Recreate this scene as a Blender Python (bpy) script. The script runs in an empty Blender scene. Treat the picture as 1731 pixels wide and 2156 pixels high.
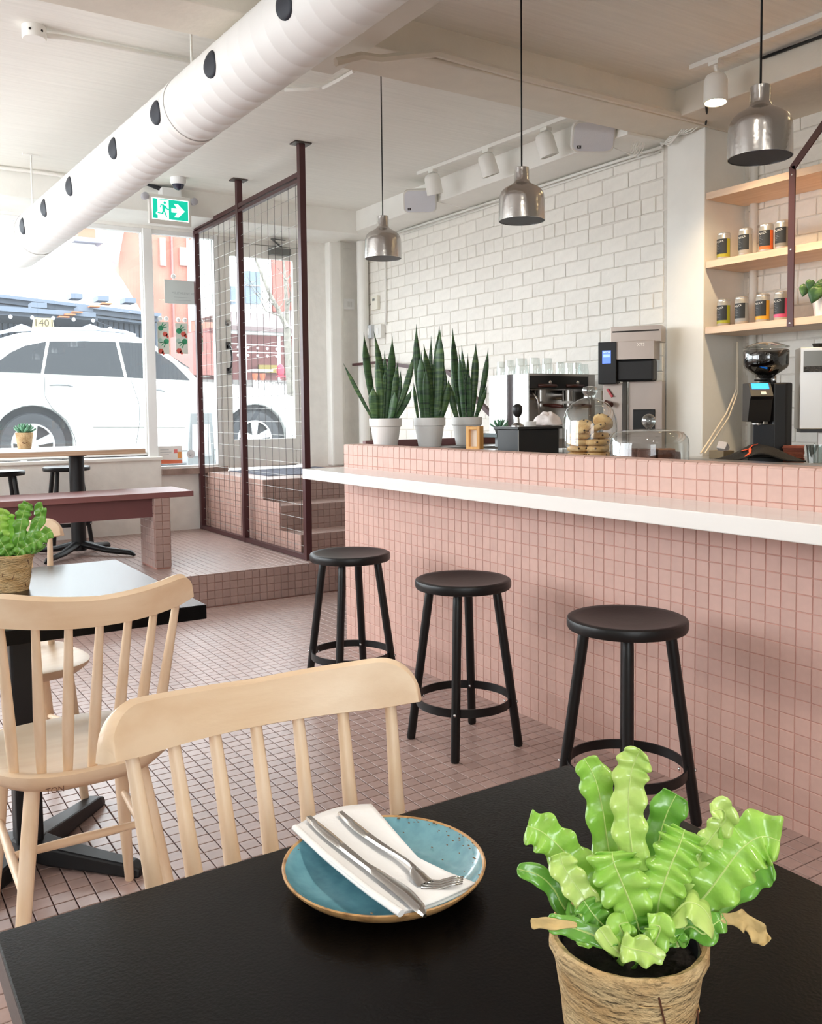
import bpy, bmesh, math, random
from mathutils import Vector, Matrix
random.seed(7)
sc = bpy.context.scene
col = sc.collection
R = math.radians
# ---------------------------------------------------------------- camera (solved from the tile grid of the bar)
F, CX, CY, H = 1897.6, 865.5, 982.3, 1.2222
YAW, PITCH, ROLL = 0.569555, 0.060962, 0.010889
def _axes():
    f = Vector((math.sin(YAW)*math.cos(PITCH), math.cos(YAW)*math.cos(PITCH), -math.sin(PITCH)))
    r = Vector((math.cos(YAW), -math.sin(YAW), 0)); d = f.cross(r)
    c, s = math.cos(ROLL), math.sin(ROLL)
    return c*r+s*d, -s*r+c*d, f
AR, AD, AF = _axes()
CAM = Vector((0, 0, H))
cd = bpy.data.cameras.new('camera'); cam = bpy.data.objects.new('camera', cd); col.objects.link(cam)
cam.matrix_world = Matrix((( AR.x, -AD.x, -AF.x, 0), (AR.y, -AD.y, -AF.y, 0), (AR.z, -AD.z, -AF.z, H), (0, 0, 0, 1)))
cd.sensor_fit = 'HORIZONTAL'; cd.sensor_width = 36; cd.lens = F/1731*36
cd.shift_y = -(1078-CY)/1731; cd.clip_start = .02; cd.clip_end = 300
sc.camera = cam
def ray(u, v): return AR*((u-CX)/F)+AD*((v-CY)/F)+AF
def at_x(u, v, x): d = ray(u, v); return CAM+d*(x/d.x)
def at_y(u, v, y): d = ray(u, v); return CAM+d*(y/d.y)
def at_z(u, v, z): d = ray(u, v); return CAM+d*((z-H)/d.z)
def at_f(u, v, p, dt=0):
    """point on the upright plane through p that faces the camera, dt nearer"""
    h = Vector((p[0], p[1], 0)).normalized(); d = ray(u, v)
    k = (Vector((p[0], p[1], 0)).dot(h)-dt)/d.dot(h); return CAM+d*k
def proj(p):
    q = Vector(p)-CAM; w = q.dot(AF)
    if w < .05: return None
    return (F*q.dot(AR)/w+CX, F*q.dot(AD)/w+CY, w)
# ---------------------------------------------------------------- sky and exposure
w = bpy.data.worlds.new('sky'); sc.world = w; w.use_nodes = True
bg = w.node_tree.nodes['Background']
bg.inputs[0].default_value = (0.91, 0.96, 1.0, 1); bg.inputs[1].default_value = 9.5
sc.view_settings.view_transform = 'Standard'; sc.view_settings.look = 'None'
sc.view_settings.gamma = 1; sc.view_settings.use_curve_mapping = False
sc.view_settings.exposure = 0.03
sc.cycles.use_denoising = True
sc.cycles.max_bounces = 10; sc.cycles.diffuse_bounces = 6; sc.cycles.glossy_bounces = 4; sc.cycles.transparent_max_bounces = 16
sc.cycles.sample_clamp_indirect = 8
sc.cycles.caustics_reflective = False; sc.cycles.caustics_refractive = False
def portal(name, c, sx, sy, rot):
    l = bpy.data.lights.new(name, 'AREA'); l.shape = 'RECTANGLE'; l.size = sx; l.size_y = sy
    l.cycles.is_portal = True
    o = bpy.data.objects.new(name, l); o.location = c; o.rotation_euler = rot; col.objects.link(o)
portal('daylight_portal_front', (0.1, 7.80, 1.85), 5.2, 2.0, (R(-90), 0, 0))
portal('daylight_portal_door', (3.35, 7.80, 1.8), .72, 1.75, (R(-90), 0, 0))
portal('daylight_portal_side', (-2.42, 5.15, 1.95), 4.4, 1.8, (0, R(-90), 0))
portal('daylight_portal_back', (-1.35, -3.08, 2.05), 2.1, 1.5, (R(90), 0, 0))
# ---------------------------------------------------------------- materials
MATS = {}
def lin(c):
    return tuple((x/12.92 if x <= .04045 else ((x+.055)/1.055)**2.4) for x in [k/255 for k in c])
def mat(name, rgb=(200, 200, 200), rough=.5, metal=0., spec=.5, var=0., vscale=8., bump=0., bscale=60., emis=0., coat=0., stretch=None, col2=None, island=0., thr=None, bdet=3, sss=0.):
    if name in MATS: return MATS[name]
    m = bpy.data.materials.new(name); m.use_nodes = True; nt = m.node_tree; N = nt.nodes; L = nt.links
    b = N['Principled BSDF']; c = lin(rgb)
    b.inputs['Base Color'].default_value = (*c, 1); b.inputs['Roughness'].default_value = rough
    b.inputs['Metallic'].default_value = metal; b.inputs['Specular IOR Level'].default_value = spec
    b.inputs['Coat Weight'].default_value = coat; b.inputs['Coat Roughness'].default_value = .08
    if sss: b.inputs['Subsurface Weight'].default_value = sss; b.inputs['Subsurface Radius'].default_value = (.01, .01, .004)
    tc = N.new('ShaderNodeTexCoord'); vec = tc.outputs['Object']
    if stretch:
        mp = N.new('ShaderNodeMapping'); mp.inputs['Scale'].default_value = stretch; L.new(vec, mp.inputs[0]); vec = mp.outputs[0]
    out = None
    if var or col2:
        n = N.new('ShaderNodeTexNoise'); n.inputs['Scale'].default_value = vscale; n.inputs['Detail'].default_value = 5; L.new(vec, n.inputs['Vector'])
        r = N.new('ShaderNodeValToRGB'); e = r.color_ramp.elements
        if col2:
            e[0].color = (*c, 1); e[1].color = (*lin(col2), 1); a, z = thr or (.4, .6); e[0].position = a; e[1].position = z
        else:
            e[0].color = (*[x*(1-var) for x in c], 1); e[1].color = (*[min(1, x*(1+var)) for x in c], 1); e[0].position = .3; e[1].position = .7
        L.new(n.outputs['Fac'], r.inputs[0]); out = r.outputs[0]
    if island:
        g = N.new('ShaderNodeNewGeometry'); oi = N.new('ShaderNodeObjectInfo'); ad = N.new('ShaderNodeMath'); ad.operation = 'ADD'
        L.new(g.outputs['Random Per Island'], ad.inputs[0]); L.new(oi.outputs['Random'], ad.inputs[1])
        fr = N.new('ShaderNodeMath'); fr.operation = 'FRACT'; L.new(ad.outputs[0], fr.inputs[0])
        mr = N.new('ShaderNodeMapRange'); mr.inputs['To Min'].default_value = 1-island; mr.inputs['To Max'].default_value = 1+island; L.new(fr.outputs[0], mr.inputs[0])
        mx = N.new('ShaderNodeMix'); mx.data_type = 'RGBA'; mx.blend_type = 'MULTIPLY'; mx.inputs[0].default_value = 1
        if out: L.new(out, mx.inputs[6])
        else: mx.inputs[6].default_value = (*c, 1)
        L.new(mr.outputs[0], mx.inputs[7]); out = mx.outputs[2]
    if out: L.new(out, b.inputs['Base Color'])
    if bump:
        n2 = N.new('ShaderNodeTexNoise'); n2.inputs['Scale'].default_value = bscale; n2.inputs['Detail'].default_value = bdet; L.new(vec, n2.inputs['Vector'])
        bp = N.new('ShaderNodeBump'); bp.inputs['Strength'].default_value = bump; bp.inputs['Distance'].default_value = .01
        L.new(n2.outputs['Fac'], bp.inputs['Height']); L.new(bp.outputs[0], b.inputs['Normal'])
    if emis:
        b.inputs['Emission Color'].default_value = (*c, 1); b.inputs['Emission Strength'].default_value = emis
    MATS[name] = m; return m
def glass(name, tint=(245, 250, 248), refl=.12, rough=.02, edge=.5, glare_veil=0.):
    if name in MATS: return MATS[name]
    m = bpy.data.materials.new(name); m.use_nodes = True; nt = m.node_tree; N = nt.nodes; L = nt.links
    N.remove(N['Principled BSDF']); o = N['Material Output']
    t = N.new('ShaderNodeBsdfTransparent'); t.inputs[0].default_value = (*lin(tint), 1)
    g = N.new('ShaderNodeBsdfGlossy'); g.inputs['Roughness'].default_value = rough
    lw = N.new('ShaderNodeLayerWeight'); lw.inputs[0].default_value = .25
    mr = N.new('ShaderNodeMapRange'); mr.inputs['To Min'].default_value = refl; mr.inputs['To Max'].default_value = edge; L.new(lw.outputs['Facing'], mr.inputs[0])
    mx = N.new('ShaderNodeMixShader'); tt = t
    if glare_veil:
        tl = N.new('ShaderNodeBsdfTranslucent'); tl.inputs[0].default_value = (.9, .93, .95, 1); mh = N.new('ShaderNodeMixShader'); mh.inputs[0].default_value = glare_veil; L.new(t.outputs[0], mh.inputs[1]); L.new(tl.outputs[0], mh.inputs[2]); tt = mh
    L.new(mr.outputs[0], mx.inputs[0]); L.new(tt.outputs[0], mx.inputs[1]); L.new(g.outputs[0], mx.inputs[2]); L.new(mx.outputs[0], o.inputs[0])
    MATS[name] = m; return m
def wood(name, a, b, rough=.45, scale=3., stretch=(1, 14, 14), bump=.05):
    if name in MATS: return MATS[name]
    m = mat(name, a, rough, var=.01, stretch=stretch, vscale=scale, bump=bump, bscale=30, col2=b, thr=(.35, .7)); return m
# ---------------------------------------------------------------- mesh helpers
WM = {}
class M:
    def __init__(s): s.v = []; s.f = []; s.c = []
    def add(s, vs, fs):
        o = len(s.v); s.v += [Vector(p) for p in vs]; s.f += [[i+o for i in f] for f in fs]; return s
    def box(s, x0, x1, y0, y1, z0, z1):
        return s.add([(x0, y0, z0), (x1, y0, z0), (x1, y1, z0), (x0, y1, z0), (x0, y0, z1), (x1, y0, z1), (x1, y1, z1), (x0, y1, z1)],
                     [(0, 3, 2, 1), (4, 5, 6, 7), (0, 1, 5, 4), (1, 2, 6, 5), (2, 3, 7, 6), (3, 0, 4, 7)])
    def cbox(s, c, sx, sy, sz, rot=None):
        o = len(s.v); s.box(-sx/2, sx/2, -sy/2, sy/2, -sz/2, sz/2)
        for i in range(o, len(s.v)): s.v[i] = Vector(c)+((rot @ s.v[i]) if rot else s.v[i])
        return s
    def bar(s, a, b, w, h, up=(0, 0, 1)):
        a, b = Vector(a), Vector(b); d = (b-a); L = d.length; d.normalize(); x = d.cross(Vector(up))
        if x.length < 1e-5: x = d.cross(Vector((1, 0, 0)))
        x.normalize(); y = x.cross(d)
        return s.cbox((a+b)/2, w, L, h, Matrix((x, d, y)).transposed())
    def tube(s, pts, r, n=8, cap=True, flat=1., up=None):
        pts = [Vector(p) for p in pts]; k = len(pts); rs = r if isinstance(r, (list, tuple)) else [r]*k; o = len(s.v)
        ref = None
        for i, p in enumerate(pts):
            t = (pts[min(i+1, k-1)]-pts[max(i-1, 0)]).normalized()
            if ref is None:
                ref = Vector(up) if up else (Vector((0, 0, 1)) if abs(t.z) < .9 else Vector((1, 0, 0)))
            a = t.cross(ref).normalized(); b = a.cross(t).normalized(); ref = b
            for j in range(n):
                q = 2*math.pi*j/n; s.v.append(p+a*(rs[i]*math.cos(q))+b*(rs[i]*math.sin(q)*flat))
        for i in range(k-1):
            for j in range(n):
                s.f.append([o+i*n+j, o+i*n+(j+1) % n, o+(i+1)*n+(j+1) % n, o+(i+1)*n+j])
        if cap: s.f.append([o+j for j in reversed(range(n))]); s.f.append([o+(k-1)*n+j for j in range(n)])
        return s
    def lathe(s, prof, c=(0, 0, 0), n=32, rot=None, jit=0., cap=True):
        o = len(s.v); c = Vector(c)
        for (r, z) in prof:
            for j in range(n):
                q = 2*math.pi*j/n; rr = r*(1+(random.uniform(-jit, jit) if jit else 0)); p = Vector((rr*math.cos(q), rr*math.sin(q), z))
                s.v.append(c+((rot @ p) if rot else p))
        for i in range(len(prof)-1):
            for j in range(n): s.f.append([o+i*n+j, o+i*n+(j+1) % n, o+(i+1)*n+(j+1) % n, o+(i+1)*n+j])
        if cap and prof[0][0] > 1e-4: s.f.append([o+j for j in reversed(range(n))])
        if cap and prof[-1][0] > 1e-4: s.f.append([o+(len(prof)-1)*n+j for j in range(n)])
        return s
    def prism(s, poly, ax, a, b):
        """extrude a 2-D outline along axis ax ('x','y','z') from a to b"""
        mk = {'x': lambda p, t: (t, p[0], p[1]), 'y': lambda p, t: (p[0], t, p[1]), 'z': lambda p, t: (p[0], p[1], t)}[ax]
        n = len(poly); o = len(s.v); s.v += [Vector(mk(p, a)) for p in poly]+[Vector(mk(p, b)) for p in poly]
        s.f.append([o+i for i in range(n)]); s.f.append([o+n+i for i in reversed(range(n))])
        for i in range(n): s.f.append([o+(i+1) % n, o+i, o+n+i, o+n+(i+1) % n])
        return s
    def solidpoly(s, pts, n, th):
        """flat outline of 3-D points given thickness th along n"""
        pts = [Vector(p) for p in pts]; n = Vector(n).normalized()*th; k = len(pts); o = len(s.v); s.v += pts+[p+n for p in pts]
        s.f.append([o+i for i in range(k)]); s.f.append([o+k+i for i in reversed(range(k))])
        for i in range(k): s.f.append([o+(i+1) % k, o+i, o+k+i, o+k+(i+1) % k])
        return s
    def grid(s, fn, nu, nv):
        o = len(s.v)
        for i in range(nu+1):
            for j in range(nv+1): s.v.append(Vector(fn(i/nu, j/nv)))
        for i in range(nu):
            for j in range(nv): a = o+i*(nv+1)+j; s.f.append([a, a+nv+1, a+nv+2, a+1])
        return s
    def ball(s, c, r, n=16, m=10, sq=(1, 1, 1)):
        return s.lathe([(max(1e-5, r*math.sin(math.pi*i/m)), -r*math.cos(math.pi*i/m)) for i in range(m+1)], c, n) if sq == (1, 1, 1) else s._ell(c, r, n, m, sq)
    def _ell(s, c, r, n, m, sq):
        o = len(s.v); s.lathe([(max(1e-5, r*math.sin(math.pi*i/m)), -r*math.cos(math.pi*i/m)) for i in range(m+1)], (0, 0, 0), n)
        for i in range(o, len(s.v)): p = s.v[i]; s.v[i] = Vector(c)+Vector((p.x*sq[0], p.y*sq[1], p.z*sq[2]))
        return s
    def xf(s, mtx):
        s.v = [mtx @ p for p in s.v]; return s
    def build(s, name, m, parent=None, smooth=False, bevel=0., sub=0, solid=0., local=False, clean=True):
        vs = s.v
        if parent is not None and not local:
            inv = WM[parent.name].inverted(); vs = [inv @ p for p in vs]
        me = bpy.data.meshes.new(name); me.from_pydata([tuple(p) for p in vs], [], s.f); 
        if clean:
            bm = bmesh.new(); bm.from_mesh(me); bmesh.ops.remove_doubles(bm, verts=bm.verts, dist=1e-5); bmesh.ops.recalc_face_normals(bm, faces=bm.faces); bm.to_mesh(me); bm.free()
        me.materials.append(m)
        if smooth: me.polygons.foreach_set('use_smooth', [True]*len(me.polygons))
        o = bpy.data.objects.new(name, me); col.objects.link(o)
        if parent is not None: o.parent = parent; WM[o.name] = WM[parent.name]
        else: WM[o.name] = Matrix()
        if solid: md = o.modifiers.new('thickness', 'SOLIDIFY'); md.thickness = solid; md.offset = 0
        if bevel: md = o.modifiers.new('edge', 'BEVEL'); md.width = bevel; md.segments = 2; md.limit_method = 'ANGLE'; md.angle_limit = R(40)
        if sub: md = o.modifiers.new('smooth', 'SUBSURF'); md.levels = sub; md.render_levels = sub
        if smooth and (bevel or len(me.polygons) > 20) and not sub:
            try: me.set_sharp_from_angle(angle=R(45))
            except Exception: pass
        return o
def tag(o, label, cat, group=None):
    o['label'] = label; o['category'] = cat
    if group: o['group'] = group
    return o
def thing(name, label, cat, loc=(0, 0, 0), rz=0., group=None):
    o = bpy.data.objects.new(name, None); o.empty_display_size = .1; o.location = loc; o.rotation_euler = (0, 0, rz); col.objects.link(o)
    WM[o.name] = Matrix.Translation(Vector(loc)) @ Matrix.Rotation(rz, 4, 'Z')
    return tag(o, label, cat, group)
def struct(o): o['kind'] = 'structure'; return o
def dup(o, loc=None, rz=None, label=None, parent=None):
    c = o.copy(); col.objects.link(c)
    if parent is not None: c.parent = parent
    if loc is not None: c.location = loc
    if rz is not None: c.rotation_euler = (0, 0, rz)
    if label: c['label'] = label
    for ch in list(o.children): dup(ch, parent=c)
    return c
def text_mesh(s, size, m, mtx, name, parent, ext=.0006):
    cu = bpy.data.curves.new('t', 'FONT'); cu.body = s; cu.size = size; cu.align_x = 'CENTER'; cu.align_y = 'CENTER'; cu.extrude = ext; cu.resolution_u = 3
    t = bpy.data.objects.new('t', cu); col.objects.link(t); bpy.context.view_layer.update()
    me = bpy.data.meshes.new_from_object(t.evaluated_get(bpy.context.evaluated_depsgraph_get())); bpy.data.objects.remove(t)
    me.transform(WM[parent.name].inverted() @ mtx); me.materials.clear(); me.materials.append(m); me.name = name
    o = bpy.data.objects.new(name, me); col.objects.link(o); o.parent = parent; WM[o.name] = WM[parent.name]; return o
def frame(o, x, y, z=None):
    x = Vector(x).normalized(); y = Vector(y).normalized(); z = x.cross(y)
    m = Matrix((x, y, z)).transposed().to_4x4(); m.translation = Vector(o); return m
# ---------------------------------------------------------------- tile / brick fields
S = .0508
def _tile_mesh(name, a, b, th, ch, m, jit=0.):
    x, y = a/2, b/2; j = lambda: random.uniform(-jit, jit)
    v = [(-x, -y, 0), (x, -y, 0), (x, y, 0), (-x, y, 0), (-x, -y, th-ch), (x, -y, th-ch), (x, y, th-ch), (-x, y, th-ch), (-x+ch, -y+ch, th), (x-ch, -y+ch, th), (x-ch, y-ch, th), (-x+ch, y-ch, th)]
    if jit: v = [(p[0]+j(), p[1]+j(), p[2]+(j()*.5 if p[2] > 0 else 0)) for p in v]
    f = [(0, 1, 5, 4), (1, 2, 6, 5), (2, 3, 7, 6), (3, 0, 4, 7), (4, 5, 9, 8), (5, 6, 10, 9), (6, 7, 11, 10), (7, 4, 8, 11), (8, 9, 10, 11)]
    me = bpy.data.meshes.new(name); me.from_pydata(v, [], f); me.materials.append(m); return me
def field(parent, cells, o, eu, ev, m, name, meshes, nobj=300, mask=None):
    """cells: (u, v, mesh index); pieces that show largest become single parts, the rest one joined part"""
    o, eu, ev = Vector(o), Vector(eu).normalized(), Vector(ev).normalized(); n = eu.cross(ev); B = Matrix((eu, ev, n)).transposed().to_4x4()
    W = WM[parent.name].inverted(); sc_ = []
    for k, (cu, cv, mi) in enumerate(cells):
        p = o+eu*cu+ev*cv; q = proj(p); s = -1
        if q and -5 < q[0] < 1736 and -5 < q[1] < 2160 and (mask is None or mask(q[0], q[1])):
            s = abs((CAM-p).normalized().dot(n))/q[2]**2
        sc_.append((s, k))
    sc_.sort(reverse=True); single = {k for s, k in sc_[:nobj] if s > 0}
    vs, fs = [], []
    for k, (cu, cv, mi) in enumerate(cells):
        T = W @ Matrix.Translation(o+eu*cu+ev*cv) @ B; me = meshes[mi]
        if k in single:
            ob = bpy.data.objects.new(name, me); col.objects.link(ob); ob.parent = parent; ob.matrix_local = T
        else:
            b0 = len(vs); vs += [tuple(T @ v.co) for v in me.vertices]; fs += [[i+b0 for i in p.vertices] for p in me.polygons]
    if vs:
        me = bpy.data.meshes.new(name+'_field'); me.from_pydata(vs, [], fs); me.materials.append(m)
        ob = bpy.data.objects.new(name+'_field', me); col.objects.link(ob); ob.parent = parent; ob['kind'] = 'stuff'
def tiles(parent, o, eu, ev, nu, nv, m, nobj=300, mask=None, keep=None, gap=.0032, th=.006, u0=0., size=S, ch=.0012):
    me = _tile_mesh('tile', size-gap, size-gap, th, min(ch, th*.6), m)
    cells = [((i+.5)*size+u0, (j+.5)*size, 0) for i in range(nu) for j in range(nv) if keep is None or keep((i+.5)*size+u0, (j+.5)*size)]
    field(parent, cells, o, eu, ev, m, 'tile', [me], nobj, mask)
# ================================================================ THE SETTING
m_tile = mat('clay_tile_floor', (165, 140, 132), .34, spec=.55, var=.06, vscale=30, island=.07)
m_tileb = mat('clay_tile_bar', (201, 166, 154), .45, spec=.35, var=.04, vscale=30, island=.045)
m_grout = mat('floor_grout', (82, 65, 62), .8, var=.1, vscale=40)
m_groutb = mat('bar_grout', (196, 148, 135), .8, var=.1, vscale=40)
m_groutr = mat('riser_grout', (176, 130, 118), .8, var=.1, vscale=40)
m_white = mat('white_paint', (240, 238, 232), .55, spec=.3, var=.025, vscale=6, bump=.12, bscale=25)
m_plaster = mat('rough_white_plaster', (243, 241, 235), .7, spec=.2, var=.04, vscale=10, bump=.5, bscale=14, bdet=6)
m_brick = mat('painted_brick', (238, 234, 226), .55, spec=.3, var=.03, vscale=18, bump=.35, bscale=45, island=.025)
m_mortar = mat('painted_mortar', (222, 217, 208), .7, var=.05, vscale=30, bump=.5, bscale=60)
m_frame = mat('white_gloss_frame', (236, 236, 234), .35, spec=.4)
m_ceil = mat('board_formed_ceiling', (238, 236, 229), .75, spec=.2, stretch=(.7, 14, 1), vscale=3, var=.035, bump=.35, bscale=5, bdet=8)
m_trim = mat('beam_paint', (226, 219, 206), .7, spec=.2, var=.03, vscale=8, bump=.15, bscale=30)
m_pane = glass('window_glass', (250, 252, 252), .03, .01, .25, glare_veil=.014)  # thin white veil in the panes imitates glare from the bright street
m_dark = mat('dark_gap', (40, 36, 34), .8)
root = lambda n: None
def tmask(u, v):
    e = 1937-(320/1213)*u if u < 1213 else 1617+(u-1213)*.483
    return v < e-4 and not (v > 1500 and 1100 < u < 1560)
# floor
fl = struct(M().box(-2.5, 4.8, -3, 5.46, -.12, -.006).build('floor', m_grout))
FX, FY = -.6-20*S, .6-16*S
tiles(fl, (FX, FY, -.006), (1, 0, 0), (0, 1, 0), 98, 112, m_tile, 300, tmask, keep=lambda a, b: (FX+a < 2.285 or FY+b > 4.24) and FY+b < 5.44)
# platform with a tiled riser
pf = struct(M().box(-2.5, 4.4, 5.446, 7.8, -.1, .205).build('platform_step', m_groutr))
tiles(pf, (-1.0, 5.441, .205), (1, 0, 0), (0, 1, 0), 75, 44, m_tile, 60, lambda u, v: 230 < u < 660 and v > 1120)
tiles(pf, (-1.0, 5.446, .0015), (1, 0, 0), (0, 0, 1), 90, 4, m_tile, 100, lambda u, v: 380 < u < 725)
# stairs and landing behind the mesh screen
ST = [(5.80, .211, .354), (6.10, .354, .537), (6.42, .537, .711)]
st = struct(M().box(2.766, 4.36, 5.806, 7.7, .2, .348).box(2.766, 4.36, 6.106, 7.7, .3, .531).box(2.766, 4.36, 6.426, 7.7, .5, .705).build('stairs', m_groutr))
for (y0, za, zb), n in zip(ST, (3, 4, 4)):
    tiles(st, (2.76, y0+.006, zb-n*S), (1, 0, 0), (0, 0, 1), 31, n, m_tile, 40, lambda u, v: 590 < u < 724)
for y0, y1, z in ((5.8, 6.1, .354), (6.1, 6.42, .537), (6.42, 7.66, .711)):
    tiles(st, (2.76, y0, z-.006), (1, 0, 0), (0, 1, 0), 31, int((y1-y0)/S), m_tile, 20, lambda u, v: 420 < u < 724)
tiles(st, (2.766, 7.70, .711-10*S), (0, -1, 0), (0, 0, 1), 38, 10, m_tileb, 230, lambda u, v: 415 < u < 650,
      keep=lambda a, b: (.711-10*S+b) < (.711 if 7.70-a > 6.42 else .537 if 7.70-a > 6.10 else .354) and .711-10*S+b > .2)
# right wall: painted brick, pillar, niche
wr = struct(M().box(4.376, 4.9, 3.87, 7.9, 0, 3.1).box(4.726, 4.9, -3, 3.6, 0, 3.1).build('wall_right', m_mortar))
BL, BH = .233, .099
bm_ = [_tile_mesh('brick', BL-.007, BH-.008, .0068, .003, m_brick, .0022) for _ in range(6)]+[_tile_mesh('brick', BL/2-.007, BH-.008, .0068, .003, m_brick, .0022) for _ in range(4)]
bm_ += [_tile_mesh('brick', max(.012, BL*(k+1)/12-.007), BH-.008, .0068, .003, m_brick, .0018) for k in range(11)]
def bricks(parent, x, ya, yb, z0, nc, nobj, mask):
    cells = []
    for r in range(nc):
        head = (r % 6 == 4); L = BL/2 if head else BL; a = -L/2*(r % 2)+random.uniform(-.012, .012)
        T = ya-yb
        while a < T:
            lo, hi = max(a, 0), min(a+L, T); fr = (hi-lo)/L; zz_ = (r+.5)*BH+random.uniform(-.002, .002)
            if fr > .97: cells.append(((lo+hi)/2, zz_, random.randrange(6, 10) if head else random.randrange(6)))
            elif hi-lo > .02: cells.append(((lo+hi)/2, zz_, 10+min(10, max(0, round((hi-lo)/BL*12)-1))))
            a += L
    field(parent, cells, (x, ya, z0), (0, -1, 0), (0, 0, 1), m_brick, 'brick', bm_, nobj, mask)
bricks(wr, 4.376, 7.70, 3.90, .86, 20, 300, lambda u, v: 760 < u < 1404 and 330 < v < 930)
bricks(wr, 4.726, 3.56, .2, .92, 20, 90, lambda u, v: u > 1560 and v < 800)
struct(M().box(4.36, 4.75, 3.585, 3.868, 0, 2.862).build('wall_pillar', m_white, bevel=.006))
# front wall with window openings, low wall and piers
wf = struct(M().box(-2.6, 2.36, 7.66, 7.88, .1, .845).box(2.36, 2.94, 7.69, 7.88, .1, .735).box(-2.6, 4.4, 7.69, 7.88, 2.79, 3.1).box(3.76, 4.4, 7.70, 7.88, .1, 3.1)
            .box(2.90, 3.78, 7.72, 7.88, .1, .70).build('wall_front', m_plaster))
struct(M().box(3.985, 4.115, 7.60, 7.71, .71, 2.84).build('trim_1', m_white, bevel=.02))
struct(M().box(4.14, 4.17, 7.672, 7.705, .71, 2.84).build('trim_2', m_white, bevel=.006))
wl = struct(M().box(-2.62, -2.5, -3, 8, -.1, 1.05).box(-2.62, -2.5, -3, 8, 2.86, 3.1).box(-2.62, -2.5, -3, 2.9, .8, 2.9).box(-2.62, -2.5, 7.4, 8, .8, 2.9)
            .box(-2.6, -2.52, 3.6, 3.72, .8, 2.9).build('wall_left', m_white))
struct(M().box(-2.6, 4.9, -3.15, -3, -.1, 1.3).box(-2.6, 4.9, -3.15, -3, 2.8, 3.1).box(-2.6, -2.4, -3.15, -3, 1.1, 2.8).box(-.3, 4.9, -3.15, -3, 1.1, 2.8).build('wall_back', m_white))  # opening added out of view behind the camera to let in fill daylight
cl = struct(M().box(-2.6, 4.9, -3.1, 7.9, 3.02, 3.14).build('ceiling', m_ceil))
struct(M().box(-2.5, 4.74, 3.58, 3.885, 2.862, 3.03).build('ceiling_beam', m_trim, bevel=.008))
struct(M().box(4.03, 4.74, 3.88, 7.7, 2.845, 3.03).build('soffit_right', m_white, bevel=.006))
struct(M().box(4.10, 4.74, -3, 3.585, 2.87, 3.03).build('soffit_niche', m_trim, bevel=.006))
struct(M().box(-2.5, 4.05, 7.16, 7.7, 2.815, 3.03).build('soffit_front', m_white, bevel=.006))
# windows
def window(name, x0, x1, z0, z1, f=.045):
    w_ = struct(M().box(x0, x0+f, 7.70, 7.76, z0, z1).box(x1-f, x1, 7.70, 7.76, z0, z1).box(x0+f, x1-f, 7.70, 7.76, z1-f*.8, z1).box(x0+f, x1-f, 7.70, 7.76, z0, z0+f*.8).build(name, m_frame, bevel=.004))
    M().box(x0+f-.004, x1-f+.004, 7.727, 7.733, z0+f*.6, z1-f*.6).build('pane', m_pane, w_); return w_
window('window_1', .02, 2.30, .87, 2.79); window('window_2', 2.30, 2.935, .735, 2.79); window('window_3', -2.5, .02, .87, 2.79)
struct(M().box(2.265, 2.345, 7.685, 7.77, .735, 2.79).build('trim_3', m_frame, bevel=.004))
struct(M().box(2.36, 2.95, 7.63, 7.72, .70, .752).build('trim_4', mat('worn_sill_wood', (150, 128, 118), .6, var=.25, vscale=12)))
struct(M().box(-2.5, 2.37, 7.64, 7.72, .83, .86).build('trim_5', m_white, bevel=.006))
# glazed entrance door
dr = struct(M().box(2.985, 3.04, 7.715, 7.755, .735, 2.745).box(3.66, 3.73, 7.715, 7.755, .735, 2.745).box(3.04, 3.66, 7.715, 7.755, 2.63, 2.745).box(3.04, 3.66, 7.715, 7.755, .735, .985).build('door_1', mat('door_paint', (232, 230, 224), .5, bump=.1, bscale=30), bevel=.003))
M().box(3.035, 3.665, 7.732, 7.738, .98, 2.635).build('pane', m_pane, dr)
M().box(2.925, 2.982, 7.70, 7.77, .71, 2.79).box(3.735, 3.785, 7.70, 7.77, .71, 2.79).box(2.98, 3.74, 7.70, 7.77, 2.75, 2.80).build('door_frame', mat('door_frame_paint', (222, 219, 212), .55), dr, bevel=.003)
hd = M().tube([(3.005, 7.69, 1.83), (3.01, 7.655, 1.80), (3.015, 7.645, 1.72), (3.01, 7.655, 1.64), (3.005, 7.69, 1.61)], [.010, .009, .010, .009, .010], 8).box(2.988, 3.028, 7.70, 7.715, 1.80, 1.86).box(2.988, 3.028, 7.70, 7.715, 1.57, 1.63).build('door_handle', mat('dark_chrome', (90, 90, 92), .2, metal=1), dr, smooth=True)
M().lathe([(.028, 0), (.028, .012), (.012, .016), (.012, .03)], (3.012, 7.714, 2.03), 20, Matrix.Rotation(R(90), 3, 'X')).build('lock', mat('brushed_chrome', (190, 190, 188), .25, metal=1), dr, smooth=True)
M().box(3.42, 3.62, 7.66, 7.714, 2.665, 2.725).bar((3.52, 7.66, 2.74), (3.40, 7.60, 2.79), .02, .008).bar((3.40, 7.60, 2.79), (3.56, 7.66, 2.80), .02, .008).build('door_closer', mat('closer_grey', (120, 122, 120), .4, metal=.6), dr)
tag(M().grid(lambda a, b: (2.95+.85*a, 6.75+.85*b, .7125+.0012*math.sin(40*a)), 10, 2).build('door_mat', mat('mat_fibre', (104, 106, 118), .95, var=.35, vscale=40, bump=.6, bscale=200), solid=.008), 'blue grey doormat on the tiled landing in front of the entrance door', 'mat')
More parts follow.
